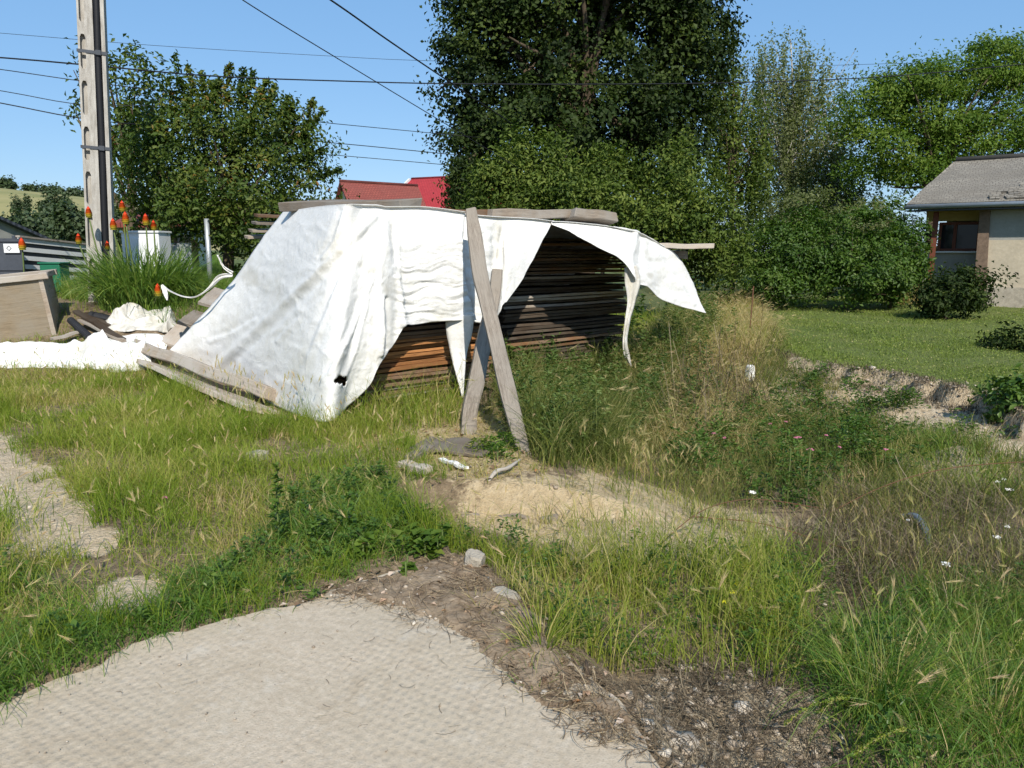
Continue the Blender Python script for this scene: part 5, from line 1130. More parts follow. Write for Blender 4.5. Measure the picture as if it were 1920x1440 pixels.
# tall dry grass by the right stack
DW = W([(1190, 830), (1180, 720), (1230, 640), (1330, 575), (1400, 560), (1430, 640), (1440, 740), (1380, 830), (1290, 870)])
p = sample(DW, 2300, .3); p = p[~clear(p)]; cl = clumpy(p, 1.5, -.35, .3, 17); p = p[rng.random(len(p)) < .25+.75*cl]
o = blades('dry_grass', p, rng.uniform(.2, .7, len(p)), rng.uniform(.003, .005, len(p))*1.3, rng.uniform(.5, 2.2, len(p)), M['grass_dry'], rnd=rndmix(p, 1.5, .5, 6), nseg=4); tag(o, 'tall straw coloured dry grass right of the stacks', None, None, 'stuff')
TW = W([(930, 760), (975, 690), (1100, 690), (1190, 680), (1300, 590), (1330, 640), (1240, 760), (1200, 850), (1080, 880), (1000, 870)])
p = sample(TW, 2200); p = p[~clear(p)]; p = p[rng.random(len(p)) < .3+.7*clumpy(p, 1.7, -.5, .4, 19)]
o = blades('tall_grass', p, rng.uniform(.2, .85, len(p)), rng.uniform(.003, .006, len(p))*1.4, rng.uniform(.3, 1.7, len(p)), M['grass_dull'], rnd=rndmix(p, 1.5, .4, 26), nseg=4); tag(o, 'tall seeding grass in front of the right stack', None, None, 'stuff')
p = sample(W([(600, 785), (700, 760), (870, 745), (870, 800), (700, 815)]), 900); p = p[~clear(p)]
o = blades('tall_grass', p, rng.uniform(.15, .62, len(p)), rng.uniform(.004, .008, len(p)), rng.uniform(.3, 1.6, len(p)), M['grass'], nseg=4); tag(o, 'thin tall grass at the foot of the left stack', None, None, 'stuff')
# bright patch below the bank and foreground clump region
BW = W([(1620, 850), (1700, 810), (1800, 830), (1880, 870), (1950, 900), (1950, 950), (1700, 940)])
p = sample(BW, 3000); p = p[rng.random(len(p)) < .3+.7*clumpy(p, 2, -.4, .3, 31)]
o = blades('grass', p, rng.uniform(.10, .30, len(p)), rng.uniform(.004, .007, len(p)), rng.uniform(.3, 1.4, len(p)), M['grass_deep'], rnd=np.clip(rndmix(p)+.3, 0, .95), nseg=4); tag(o, 'bright green grass patch below the earth bank', None, None, 'stuff')
p = sample(FW, 4200, .1); p = p[rng.random(len(p)) < .25+.75*clumpy(p, 2.6, -.5, .3, 33)]
o = blades('grass', p, rng.uniform(.12, .34, len(p)), rng.uniform(.003, .0065, len(p)), rng.uniform(.3, 1.9, len(p)), M['grass_deep'], rnd=rndmix(p, 2.5, .5, 15), nseg=5); tag(o, 'thick foreground grass in the lower right corner', None, None, 'stuff')
# mown lawn
LAWN = [(BANK[0][0]-.6, BANK[0][1]+.4)]+[tuple(b) for b in BANK]+[(16, 4), (22, 22), (5.2, 21.5), (4.4, 15)]
q = []
for (y0, y1, dens) in ((2, 10, 2200), (10, 13, 1500), (13, 17, 800), (17, 24, 380)):
    s = sample(LAWN, dens, .1); q.append(s[(s[:, 1] > y0) & (s[:, 1] <= y1) & (np.abs(s[:, 0]/np.maximum(s[:, 1], 1)) < .85)])
p = np.concatenate(q); p = p[rng.random(len(p)) < .45+.55*clumpy(p, 1.2, -.7, .2, 41)]
o = blades('lawn_grass', p, rng.uniform(.025, .075, len(p))*(.7+.7*clumpy(p, 1.1, -.3, .6, 43)), rng.uniform(.004, .008, len(p))*(.55+.075*p[:, 1]), rng.uniform(.4, 1.7, len(p)), M['grass_lawn'], rnd=rndmix(p, .8, .6, 46), nseg=2); tag(o, 'mown lawn grass beyond the earth bank', None, None, 'stuff')
# clover leaves in the lawn
pl_ = p[rng.random(len(p)) < .10]; pts = np.stack([pl_[:, 0], pl_[:, 1], hgt(pl_[:, 0], pl_[:, 1])+.02+.03*rng.random(len(pl_))], 1)
v, f, a = leafcloud(pts, rng.normal(size=(len(pts), 3))*.5+[0, -.2, 1], .020*(.5+.07*pts[:, 1]), .8, .2); tag(link('clover', meshnp('clover', v, f, a), M['grass_lawn']), 'small broad leaves mixed in the mown lawn', None, None, 'stuff')
# fringe and roots along the bank lip
t_ = rng.random(2600)*(len(BANK)-2); i0 = t_.astype(int); fr_ = (t_-i0)[:, None]; bk_ = np.array(BANK); q = bk_[i0]*(1-fr_)+bk_[i0+1]*fr_; q = q[q[:, 0] > 2.6]; q = q+rng.normal(size=q.shape)*.09
o = blades('turf_fringe', q, rng.uniform(.05, .20, len(q)), rng.uniform(.004, .008, len(q)), rng.uniform(1.2, 3.0, len(q)), M['brush'], z=hgt(q[:, 0], q[:, 1])+.01, lean=np.full(len(q), -2.1), nseg=4); tag(o, 'brown roots and dead turf hanging along the bank lip', None, None, 'stuff')
# growth in front of the background things on the left
p = sample(W([(120, 560), (240, 585), (420, 560), (440, 520), (400, 480), (230, 500)])+[], 700); p = p[~clear(p)]
p2 = np.stack([rng.uniform(-7.6, -3.2, 9000), rng.uniform(10.4, 15, 9000)], 1); p2 = p2[~clear(p2)]; p2 = p2[p2[:, 1]-10.5 > -.5*(p2[:, 0]+3.4)*0]; pp, _q = proj(np.stack([p2[:, 0], p2[:, 1], hgt(p2[:, 0], p2[:, 1])], 1)); p2 = p2[(pp > 290) & (pp < 520) | (p2[:, 1] > 12)]
p = np.concatenate([p, p2]); o = blades('tall_grass', p, rng.uniform(.18, .55, len(p)), rng.uniform(.006, .012, len(p)), rng.uniform(.3, 1.5, len(p)), M['grass_deep'], rnd=rndmix(p, 1, .5, 3), nseg=4); tag(o, 'rough grass around the flower bed behind the tarp', None, None, 'stuff')
p = np.stack([rng.uniform(-4, 9, 16000), rng.uniform(10.5, 18, 16000)], 1); p = p[~clear(p)]; p = p[pt_seg(p[:, 0], p[:, 1], BANK) < .1]; p = p[(p[:, 1] > 11.2)]
o = blades('tall_grass', p, rng.uniform(.2, .6, len(p)), rng.uniform(.007, .013, len(p)), rng.uniform(.3, 1.4, len(p)), M['grass'], rnd=rndmix(p, 1, .5, 13), nseg=3); tag(o, 'rough grass behind the stacks below the bushes', None, None, 'stuff')
p = np.stack([rng.uniform(-9, -6, 2500), rng.uniform(8.5, 11.5, 2500)], 1); p = np.concatenate([p, sample(W([(-60, 690), (-60, 640), (60, 636), (150, 640), (210, 640), (300, 690), (150, 700)]), 500)])
o = blades('grass', p, rng.uniform(.06, .2, len(p)), rng.uniform(.005, .009, len(p)), rng.uniform(.3, 1.4, len(p)), M['grass'], rnd=rndmix(p, 1, .5, 14)); tag(o, 'short grass around the wooden box and the crumpled tarps', None, None, 'stuff')
p = sample(W([(1680, 572), (1740, 575), (1735, 558), (1690, 556)]), 900, .05); o = blades('dry_grass', p, rng.uniform(.3, .65, len(p)), rng.uniform(.008, .014, len(p)), rng.uniform(.1, .8, len(p)), M['grass_dry']); tag(o, 'rusty dry grass at the foot of the shrub row', None, None, 'stuff')

# ---- seed heads (wild barley) on stalks
def barley(name, xy, h, hl, lab, bend=(.15, .7), awn=20, spread=.24, dark=0.0):
    N = len(xy); z = hgt(xy[:, 0], xy[:, 1]); az = rng.uniform(0, 2*np.pi, N); bd = rng.uniform(*bend, N)
    me = blades(name, xy, h, np.full(N, .0028)*(.8+.1*xy[:, 1]), bd, None, rnd=rng.random(N)*.8, nseg=4, lean=az, mesh=True)
    # tips read back from the blade mesh
    co_ = np.empty(len(me.vertices)*3, np.float32); me.vertices.foreach_get('co', co_); co_ = co_.reshape(N, 9, 3); tip = co_[:, 8]; dr = co_[:, 8]-(co_[:, 6]+co_[:, 7])/2; dr /= np.linalg.norm(dr, axis=1, keepdims=True)+1e-9
    tag(link(name, me, M['grass']), lab+' (stalks)', None, None, 'stuff')
    L = hl*(.45+.85*rng.random(N)); V = np.zeros((N, awn, 3, 3)); sd = rng.normal(size=(N, awn, 3)); sd -= dr[:, None]*(sd*dr[:, None]).sum(2, keepdims=True); sd /= np.linalg.norm(sd, axis=2, keepdims=True)
    u = rng.random((N, awn, 1))*.62; b0_ = tip[:, None]+dr[:, None]*(L[:, None, None]*(u-.12)); e = b0_+(dr[:, None]+sd*spread*(.5+rng.random((N, awn, 1))))*L[:, None, None]*.5
    wv = np.cross(dr[:, None]+sd*.3, rng.normal(size=(N, awn, 3))); wv /= np.linalg.norm(wv, axis=2, keepdims=True); wd_ = .0012*(.8+.10*xy[:, 1])[:, None, None]
    V[:, :, 0] = b0_-wv*wd_; V[:, :, 1] = b0_+wv*wd_; V[:, :, 2] = e
    F = np.arange(N*awn*3).reshape(-1, 3); me = meshnp('grass_seed_heads', V.reshape(-1, 3), F, {'rnd': np.repeat(np.clip(rng.random(N)*.8+.1, 0, 1), awn*3)}); tag(link('grass_seed_heads', me, M['seed']), lab, None, None, 'stuff')
p = sample(GW, 24); p = p[~clear(p) & ~in_any(p, bare)]; barley('barley_stalks', p, rng.uniform(.22, .42, len(p)), .075, 'pale bristly seed heads over the left grass')
p = sample(W([(380, 745), (600, 800), (590, 820), (420, 790)]), 60, .05); barley('barley_stalks', p, rng.uniform(.35, .5, len(p)), .09, 'seed heads standing against the lower edge of the left tarp', (.1, .4))
p = np.concatenate([sample(W([(1000, 870), (1180, 850), (1300, 900), (1290, 950), (1080, 905)]), 60), sample(W([(1000, 1010), (1250, 1020), (1400, 1060), (1200, 1090)]), 40)]); barley('barley_stalks', p, rng.uniform(.18, .36, len(p)), .10, 'pinkish bristly seed heads around the sand patch', (.1, .6), 22)
p = np.concatenate([sample(UW, 36), sample(FW, 26), sample(W([(1500, 980), (1900, 940), (1950, 1150), (1600, 1150)]), 14)]); p = p[~in_slab(p)]; barley('barley_stalks', p, rng.uniform(.25, .48, len(p)), .10, 'bristly seed heads leaning over the right foreground', (.2, 1.0), 20)
p = np.concatenate([sample(W([(-300, 1330), (-200, 1050), (60, 1080), (180, 1180), (120, 1280), (0, 1330)]), 60), sample(W([(-80, 980), (40, 960), (60, 1020), (-60, 1050)]), 50)]); barley('barley_stalks', p, rng.uniform(.25, .42, len(p)), .09, 'drooping green seed heads at the left edge', (.4, 1.3), 18)
p = sample(TW, 46); p = p[~clear(p)]; barley('oat_stalks', p, rng.uniform(.45, .95, len(p)), .14, 'nodding pale seed sprays in front of the right stack', (.7, 1.6), 14, .3)
p = sample(DW, 70); p = p[~clear(p)]; barley('oat_stalks', p, rng.uniform(.4, .8, len(p)), .13, 'straw coloured seed sprays right of the stacks', (.6, 1.5), 14, .3)

# ---- leafy weeds
def weeds(name, xy, hh, per, lsz, mat, lab, aspect=.4, out=.10, parent=None, kind='stuff', off=None):
    N = len(xy); z = hgt(xy[:, 0], xy[:, 1]); u = rng.random((N, per)); az = rng.uniform(0, 2*np.pi, (N, per)); r_ = out*(1.15-u*.8)*rng.uniform(.4, 1.1, (N, per)); lx = rng.normal(size=(N, 1))*.12; ly = rng.normal(size=(N, 1))*.12
    pts = np.stack([xy[:, :1]+np.cos(az)*r_+lx*u*hh[:, None], xy[:, 1:]+np.sin(az)*r_+ly*u*hh[:, None], z[:, None]+.015+u*hh[:, None]], 2).reshape(-1, 3)
    d = np.stack([np.cos(az), np.sin(az), -.1+.5*u], 2).reshape(-1, 3); nr = np.stack([-np.cos(az)*.4, -np.sin(az)*.4, np.ones_like(az)], 2).reshape(-1, 3)+rng.normal(size=(N*per, 3))*.3
    v, f, a = leafcloud(pts, nr, lsz*(.5+.8*rng.random(N*per))*np.repeat(np.ones(N), per), aspect, .3, np.clip(np.repeat(rng.random(N), per)*.6+.4*rng.random(N*per), 0, 1), d)
    if off is not None: v = v-off
    o = link(name, meshnp(name, v, f, a), M[mat], parent)
    if parent is None: tag(o, lab, None, None, kind)
    return o
GWD = W([(1220, 830), (1320, 780), (1460, 760), (1600, 780), (1690, 820), (1640, 930), (1530, 960), (1330, 940), (1240, 900)])
p = sample(GWD, 34, .3); p = p[rng.random(len(p)) < .25+.75*clumpy(p, 2.4, -.3, .4, 71)]; weeds('leafy_weeds', p, rng.uniform(.12, .46, len(p)), 46, .05, 'weed', 'dense dark green weeds in the middle of the pit', .42, .13)
p = sample(GWD, 40, .3); weeds('leafy_weeds', p, rng.uniform(.08, .3, len(p)), 50, .022, 'weed', 'small leaved clover and vetch in the pit', .6, .14)
p = np.concatenate([sample(LW, 26), sample(W([(500, 960), (700, 900), (850, 1000), (700, 1060), (560, 1040)]), 40)]); p = p[~in_slab(p) & ~in_any(p, bare)]; weeds('leafy_weeds', p, rng.uniform(.06, .18, len(p)), 36, .036, 'weed', 'small broad leaved weeds in the left grass', .6, .09)
p = np.concatenate([sample(UW, 30), sample(FW, 26), sample(W([(1430, 1060), (1560, 1100), (1500, 1200), (1400, 1150)]), 60)]); p = p[~in_slab(p)]; weeds('leafy_weeds', p, rng.uniform(.08, .26, len(p)), 50, .03, 'weed', 'small leaved weeds among the right foreground grass', .5, .10)
p = sample(TW, 22); p = np.concatenate([p, sample(W([(1180, 800), (1210, 690), (1330, 600), (1400, 700), (1300, 830)]), 10)]); p = p[~clear(p)]; weeds('leafy_weeds', p, rng.uniform(.25, .8, len(p)), 70, .055, 'mugwort', 'leafy weeds among the tall grass by the right stack', .4, .12)
p = sample(W([(1440, 720), (1500, 690), (1620, 720), (1760, 790), (1700, 810), (1500, 770)]), 22); weeds('leafy_weeds', p, rng.uniform(.08, .25, len(p)), 40, .05, 'weed', 'weeds along the foot of the earth bank', .45, .14)
CW = W([(1480, 735), (1600, 735), (1760, 790), (1930, 850), (1930, 905), (1760, 860), (1560, 790)])
p = sample(CW, 900, .25); p = p[rng.random(len(p)) < .1+.9*clumpy(p, 2.2, -.1, .45, 81)]
o = blades('grass', p, rng.uniform(.06, .3, len(p)), rng.uniform(.004, .007, len(p))*1.3, rng.uniform(.2, 1.4, len(p)), M['grass_dull'], rnd=rndmix(p, 2, .4, 41), nseg=4); tag(o, 'grass tufts on the sandy slope below the earth bank', None, None, 'stuff')
p = sample(CW, 9, .25); weeds('leafy_weeds', p, rng.uniform(.08, .3, len(p)), 46, .045, 'weed', 'low weeds on the sandy slope below the earth bank', .45, .14)
def plant(px_, py_, hh, per, lsz, mat, lab, n=1, out=.12, aspect=.42, rad=.05):
    g_ = G(px_, py_); t = empty('wild_plant', g_); tag(t, lab, 'plant'); xy = g_[:2]+rng.normal(size=(n, 2))*rad
    weeds('leaves', xy, np.full(n, hh)*(.75+.4*rng.random(n)), per, lsz, mat, None, aspect, out, t, off=g_)
    for q in xy: MB().tube([(q[0]-g_[0], q[1]-g_[1], -.03), (q[0]-g_[0], q[1]-g_[1], hh*.9)], .005, 5).build('stem', M['poker_stem'], t)
plant(960, 735, .62, 150, .11, 'mugwort', 'tall grey green mugwort growing right of the long prop', 3, .14, .4, .09)
plant(855, 730, .62, 60, .13, 'weed', 'dark weed growing between the hanging tarp point and the stack', 1, .14, .3)
plant(530, 1020, .42, 110, .05, 'weed', 'narrow spiky weed rising from the left grass', 1, .05, .35)
plant(930, 850, .14, 90, .05, 'grass_deep', 'low green tuft between the feet of the two props', 5, .12, .25, .07)
plant(810, 1045, .10, 20, .058, 'leaf_light', 'bright leafy plant with lobed leaves at the slab corner, right half', 9, .06, .85, .11)
plant(725, 1040, .10, 20, .055, 'leaf_light', 'bright leafy plant with lobed leaves at the slab corner, left half', 9, .06, .85, .11)
plant(1060, 690, .6, 90, .09, 'mugwort', 'branching grey green weed before the middle of the dark boards', 3, .14, .4, .12)
plant(1130, 700, .55, 80, .09, 'weed', 'leafy green weed low in front of the right end of the dark boards', 3, .14, .42, .1)
plant(1180, 640, .75, 90, .10, 'weed', 'tall leafy weed at the right end of the dark boards', 2, .12, .4, .08)
plant(1500, 960, .55, 120, .05, 'weed', 'tall weed with narrow leaves on the right side of the sand patch', 2, .08, .3, .05)
# tuft growing out of the slab edge
for (px_, py_, n_, h0, h1, mt, lb) in ((1010, 1312, 150, .06, .17, 'grass_deep', 'green grass tuft with pale dead base growing from the slab edge'), (1015, 1235, 220, .14, .34, 'grass', 'tall narrow grass clump standing just above the tuft on the slab edge'), (905, 1160, 120, .08, .2, 'grass_dry', 'dry straw tuft beside the concrete lumps'), (1650, 1330, 420, .25, .55, 'grass_deep', 'big arching grass clump in the lower right foreground'), (1860, 1380, 380, .25, .6, 'grass_deep', 'big grass clump in the lower right corner')):
    g_ = G(px_, py_); xy = g_[:2]+rng.normal(size=(n_, 2))*(.035 if n_ < 300 else .10); an = np.arctan2(xy[:, 1]-g_[1], xy[:, 0]-g_[0])
    o = blades('grass_tuft', xy, rng.uniform(h0, h1, n_), rng.uniform(.003, .0065, n_), rng.uniform(.3, 1.5 if n_ < 300 else 1.9, n_), M[mt], z=np.full(n_, g_[2]), lean=an, nseg=6); tag(o, lb, 'grass tuft')
    if mt == 'grass_deep' and n_ < 300:
        xy = g_[:2]+rng.normal(size=(70, 2))*.04; oo = blades('dead_blades', xy, rng.uniform(.08, .17, 70), rng.uniform(.003, .005, 70), rng.uniform(1.6, 2.6, 70), M['grass_dry'], z=np.full(70, g_[2]), nseg=5, parent=o)
# arching spikes of the foreground clumps
V = MB()
def spike(p0, az, L, arch, lab):
    t = empty('grass_spike', p0); tag(t, lab, 'grass', 'long arching grass spikes in the lower right corner'); k_ = np.linspace(0, 1, 12); an = 1.25-arch*k_; pts = np.zeros((12, 3))
    for i in range(1, 12): pts[i] = pts[i-1]+np.array([math.cos(az)*math.cos(an[i]), math.sin(az)*math.cos(an[i]), math.sin(an[i])])*L/11
    MB().tube(pts, [.0028*(1-.5*a) for a in k_], 5).build('stem', M['poker_stem'], t, True)
    c = catm(pts[6:], 46); c = np.repeat(c, 4, 0)+rng.normal(size=(184, 3))*.0035; d = np.repeat(np.gradient(catm(pts[6:], 46), axis=0), 4, 0); d /= np.linalg.norm(d, axis=1, keepdims=True)
    v, f, a = leafcloud(c, rng.normal(size=(184, 3)), .014, .4, .2, None, d*1.2+rng.normal(size=(184, 3))*.45); link('seed_head', meshnp('seed_head', v, f, {'rnd': a['rnd']}), M['grass'], t)
for (px_, py_, az, L, ar) in ((1700, 1340, 2.9, .60, 1.9), (1720, 1300, 3.0, .52, 2.1), (1740, 1360, 3.2, .55, 2.0), (1690, 1380, 3.4, .62, 1.8), (1700, 1300, 1.9, .5, .5), (1760, 1290, 1.4, .52, .4), (1800, 1330, 2.0, .5, .6), (1830, 1380, .6, .6, 1.0), (1780, 1430, 3.5, .55, 1.7)):
    g_ = G(px_, py_); spike(g_, az, L, ar, 'long green grass spike arching out of the lower right clump')

# ---- dead brush, litter, pebbles
def lying(name, p, L, wd, mat, lab, lift_=.02, curl=1.0):
    N = len(p); n = 5; z = hgt(p[:, 0], p[:, 1]); z = np.where(inpoly(p[:, 0], p[:, 1], SLAB), .012, z); az = rng.uniform(0, 2*np.pi, N); cu = rng.normal(size=N)*curl; V = np.zeros((N, n, 2, 3)); x, y = p[:, 0].copy(), p[:, 1].copy(); zz_ = z+rng.random(N)*lift_; tl = rng.normal(size=N)*lift_*1.6
    for k_ in range(n):
        s = k_/(n-1); a_ = az+cu*s; V[:, k_, 0] = np.stack([x-np.sin(a_)*wd/2, y+np.cos(a_)*wd/2, zz_+tl*s], 1); V[:, k_, 1] = np.stack([x+np.sin(a_)*wd/2, y-np.cos(a_)*wd/2, zz_+tl*s+wd*.4], 1); x = x+np.cos(a_)*L/(n-1); y = y+np.sin(a_)*L/(n-1)
    base_ = np.array([(2*k_, 2*k_+1, 2*k_+3, 2*k_+2) for k_ in range(n-1)]); F = (base_[None]+(np.arange(N)*2*n)[:, None, None]).reshape(-1, 4)
    V[..., 2] = np.maximum(V[..., 2], z[:, None, None]+.002)
    tag(link(name, meshnp(name, V.reshape(-1, 3), F, {'rnd': np.repeat(rng.random(N), 2*n)}), M[mat]), lab, None, None, 'stuff')
BR1 = W([(1490, 1000), (1560, 950), (1700, 930), (1950, 920), (2000, 1180), (1800, 1190), (1620, 1200), (1500, 1130)])
BR2 = W([(1170, 1300), (1250, 1260), (1420, 1260), (1540, 1330), (1600, 1440), (1600, 1520), (1270, 1520), (1230, 1400)])
p = sample(BR1, 2800); p = p[rng.random(len(p)) < .2+.8*clumpy(p, 2, -.4, .4, 51)]; lying('dead_brush', p, rng.uniform(.08, .3, len(p)), rng.uniform(.002, .004, len(p)), 'brush', 'dark dead stems matted over the right side of the pit', .07, 1.8)
p = sample(BR2, 4500, .05); p = p[~in_slab(p, .02)]; p = p[rng.random(len(p)) < .35+.65*clumpy(p, 3, -.4, .3, 53)]; lying('dead_brush', p, rng.uniform(.05, .2, len(p)), rng.uniform(.0018, .0035, len(p)), 'brush', 'dark matted dead stems over gravel beside the slab edge', .03, 2.6)
p = sample(W([(1230, 830), (1280, 720), (1400, 700), (1440, 780), (1330, 850)]), 280); lying('dead_brush', p, rng.uniform(.15, .4, len(p)), rng.uniform(.004, .006, len(p)), 'brush', 'dead brown stems below the dry grass', .25, .8)
LIT = W([(570, 1130), (700, 1085), (870, 1050), (960, 1100), (1060, 1200), (1180, 1310), (1260, 1430), (1090, 1430), (1040, 1390), (950, 1325), (890, 1262), (820, 1212), (690, 1168)])
p = sample(LIT, 5200, .09); p = p[rng.random(len(p)) < .2+.8*clumpy(p, 3, -.5, .4, 55)]; lying('straw_litter', p, rng.uniform(.03, .12, len(p)), rng.uniform(.001, .0024, len(p)), 'litter', 'brown straw litter over the broken edge of the slab', .012, 1.0)
p = sample(W([(480, 1150), (900, 1180), (1080, 1300), (1200, 1440), (300, 1440), (60, 1340)]), 45); lying('straw_litter', p, rng.uniform(.02, .08, len(p)), rng.uniform(.001, .002, len(p)), 'litter', 'scattered bits of straw on the slab', .004, 1.2)
p = np.concatenate([sample(R_BASE, 900), sample(R_SAND, 220), sample(GW, 250)]); p = p[~clear(p) & ~in_any(p, bare, .05)]; lying('straw_litter', p, rng.uniform(.04, .18, len(p)), rng.uniform(.002, .004, len(p)), 'grass_dry', 'fallen straw on the ground around the props and in the grass', .02, .6)
# thin soil over the slab under the litter
def patch(name, poly, mat, lab, hgt_=.012):
    poly = np.array(poly); lo_, hi_ = poly.min(0), poly.max(0); x, y = np.meshgrid(np.arange(lo_[0], hi_[0], .02), np.arange(lo_[1], hi_[1], .02)); jx, jy = jit(x.ravel(), y.ravel(), .10, 3); ins = inpoly(jx, jy, poly).reshape(x.shape)
    bz = np.where(inpoly(x.ravel(), y.ravel(), SLAB).reshape(x.shape), .008, hgt(x, y)); e = np.zeros(x.shape)
    for dx, dy in ((1, 0), (-1, 0), (0, 1), (0, -1), (2, 2), (-2, -2), (2, -2), (-2, 2)): e += np.roll(np.roll(ins, dx, 0), dy, 1)
    z = bz-.008+(.004+hgt_*(1+fbm(x*8, y*8, 3, 3)))*(e/8)*ins; i_ = np.arange(x.size).reshape(x.shape); F = np.stack([i_[:-1, :-1], i_[:-1, 1:], i_[1:, 1:], i_[1:, :-1]], -1).reshape(-1, 4); F = F[(ins[:-1, :-1] | ins[1:, 1:]).ravel()]
    us = np.unique(F); mp = -np.ones(x.size, int); mp[us] = np.arange(len(us)); V = np.stack([x.ravel(), y.ravel(), z.ravel()], 1)[us]
    tag(link(name, meshnp(name, V, mp[F], None, True), M[mat]), lab, None, None, 'stuff')
def soil_mat():
    m = Mt('slab soil'); p_ = m.pos(); n_ = m.noise(p_, 22, 6, .7); n2_ = m.noise(p_, 5, 4); c = m.ramp(n_, [(.3, (.09, .06, .036)), (.55, (.23, .165, .105)), (.75, (.37, .29, .20))]); c = m.mix(m.ramp(n2_, [(.4, 0), (.7, .6)]), c, (.34, .27, .19)); return m.base(c, .95, m.bump(n_, .8, .02))
M['slab_soil'] = soil_mat(); patch('loose_soil', W([(600, 1128), (700, 1090), (870, 1055), (950, 1110), (1060, 1210), (1170, 1320), (1225, 1400), (1150, 1400), (1055, 1375), (950, 1315), (890, 1255), (820, 1205), (720, 1165)]), 'slab_soil', 'brown soil and rubble dust spread over the broken slab edge')
def pebbles(p, s, lab, mat='pebble'):
    N = len(p); bm = bmesh.new(); bmesh.ops.create_icosphere(bm, subdivisions=1, radius=1); bv = np.array([v.co for v in bm.verts]); bf = np.array([[v.index for v in f.verts] for f in bm.faces]); bm.free()
    z = np.where(inpoly(p[:, 0], p[:, 1], SLAB), .010, hgt(p[:, 0], p[:, 1])); sc3 = s[:, None]*rng.uniform(.5, 1.2, (N, 3))*np.array([1, 1, .6]); a_ = rng.uniform(0, 6.28, N); ca_, sa_ = np.cos(a_), np.sin(a_)
    V = bv[None]*(1+.3*rng.normal(size=(N, len(bv), 1)).clip(-1, 1)*.6)*sc3[:, None]; V = np.stack([V[..., 0]*ca_[:, None]-V[..., 1]*sa_[:, None], V[..., 0]*sa_[:, None]+V[..., 1]*ca_[:, None], V[..., 2]], 2)+np.stack([p[:, 0], p[:, 1], z+s*.2], 1)[:, None]
    F = (bf[None]+(np.arange(N)*len(bv))[:, None, None]).reshape(-1, 3); tag(link('pebbles', meshnp('pebbles', V.reshape(-1, 3), F, {'rnd': np.repeat(rng.random(N), len(bv))}), M[mat]), lab, None, None, 'stuff')
p = sample(LIT, 260, .05); pebbles(p, rng.gamma(2, .0026, len(p))+.002, 'small stone chips along the broken slab edge')
p = sample([(-3.2, 1.5), (1.2, 1.5), (.9, 2.3), (-.2, 3.4), (-1.4, 3.6), (-3.0, 2.6)], 110); p = p[inpoly(p[:, 0], p[:, 1], SLAB)]; pebbles(p, rng.gamma(1.5, .0012, len(p))+.001, 'fine grit scattered on the slab')
p = sample(BR2, 420, .05); p = p[~in_slab(p, .02)]; pebbles(p, rng.gamma(2, .006, len(p))+.006, 'pale gravel showing between the dead stems')
p = np.concatenate([sample(R_BARE1, 60), sample(R_BARE2, 60), sample(R_SAND, 25), sample(BR1, 40), sample(R_CLAY, 30)]); pebbles(p, rng.gamma(2, .004, len(p))+.004, 'small stones on the bare earth')
bn = rng.random(700)*(len(BANK)-2); i0 = bn.astype(int); fr_ = (bn-i0)[:, None]; q = bk_[i0]*(1-fr_)+bk_[i0+1]*fr_+rng.normal(size=(700, 2))*.11; q = q[(q[:, 0] > 3.4) & (q[:, 1] < 10.4)]; pebbles(q, rng.gamma(2, .005, len(q))+.006, 'pale gravel along the bare lip of the earth bank')
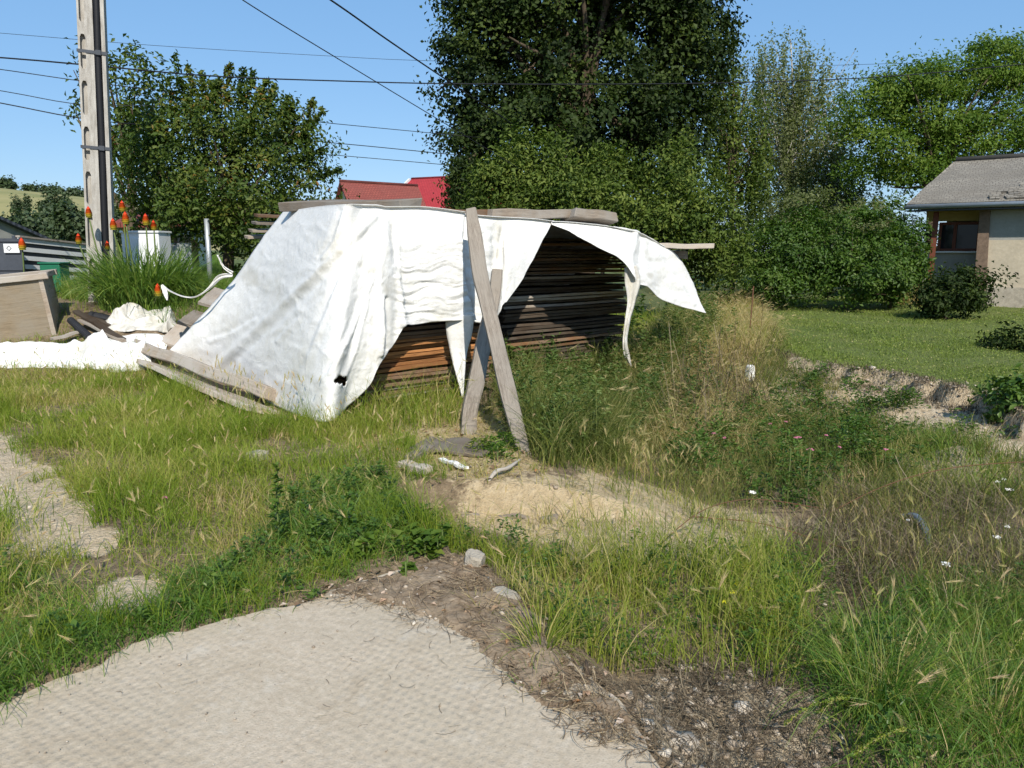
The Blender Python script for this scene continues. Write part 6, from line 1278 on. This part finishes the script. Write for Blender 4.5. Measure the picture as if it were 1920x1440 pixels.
# dead leaves
def fallen(p, s, lab):
    z = np.where(inpoly(p[:, 0], p[:, 1], SLAB), .018, hgt(p[:, 0], p[:, 1])+.012); pts = np.stack([p[:, 0], p[:, 1], z+.004], 1); v, f, a = leafcloud(pts, rng.normal(size=(len(p), 3))*.25+[0, 0, 1], s*(.6+.8*rng.random(len(p))), .55, .35); tag(link('dead_leaves', meshnp('dead_leaves', v, f, a), M['dryleaf']), lab, None, None, 'stuff')
p = sample(LIT, 110); fallen(p, .035, 'dead leaves on the litter along the slab edge'); p = sample(R_BASE, 60); fallen(p, .05, 'dead leaves and chips around the plywood')
# ---- flowers
def flower(px_, py_, h_, s, mat, lab, n=1, kind='yarrow_flower', cat='flower', group=None):
    g_ = G(px_, py_); t = empty(kind, g_); tag(t, lab, cat, group); MB().tube([(0, 0, -.02), (.01, 0, h_*.5), (0, 0, h_)], .002, 5).build('stem', M['poker_stem'], t)
    k_ = 26; an = rng.uniform(0, 6.28, k_); rr_ = s*rng.random(k_)**.5; pts = np.stack([np.cos(an)*rr_, np.sin(an)*rr_, h_+.01*rng.random(k_)-rr_*.25], 1); v, f, a = leafcloud(pts, rng.normal(size=(k_, 3))*.4+[0, -.2, 1], s*.55, .9, .2); link('flower_head', meshnp('flower_head', v, f, None), M[mat], t)
for (px_, py_, h_, s) in ((1868, 930, .12, .022), (1890, 940, .10, .028), (1866, 1045, .14, .024), (1884, 1030, .16, .018), (1768, 1105, .16, .024), (1410, 955, .14, .03), (1415, 795, .1, .03), (1880, 920, .1, .02), (1700, 1000, .1, .015), (1445, 800, .1, .02)): flower(px_, py_, h_, s, 'white_flower', 'flat white yarrow head among the weeds of the pit', group='white yarrow heads in the pit')
for (px_, py_, s) in ((1396, 1100, .024), (1362, 1098, .02), (1380, 1135, .022), (1400, 1145, .024), (1372, 1152, .018), (1358, 1170, .018)): flower(px_, py_, .12, s, 'yellow_flower', 'small yellow blossom in the grass right of the sand patch', kind='yellow_flower', group='yellow blossoms right of the sand patch')
for (px_, py_, s) in ((1492, 880, .035), (1515, 905, .03), (1355, 880, .02), (1335, 870, .02), (1545, 875, .02), (1570, 900, .02), (1655, 905, .02), (1440, 850, .02), (1470, 845, .018)): flower(px_, py_, .3, s, 'pink_flower', 'pinkish clover head above the dark weeds of the pit', kind='clover_flower', group='pink clover heads in the pit')
g_ = G(312, 955); flower(312, 962, .1, .018, 'pink_flower', 'single pale orange flower in the left grass', kind='wild_flower')
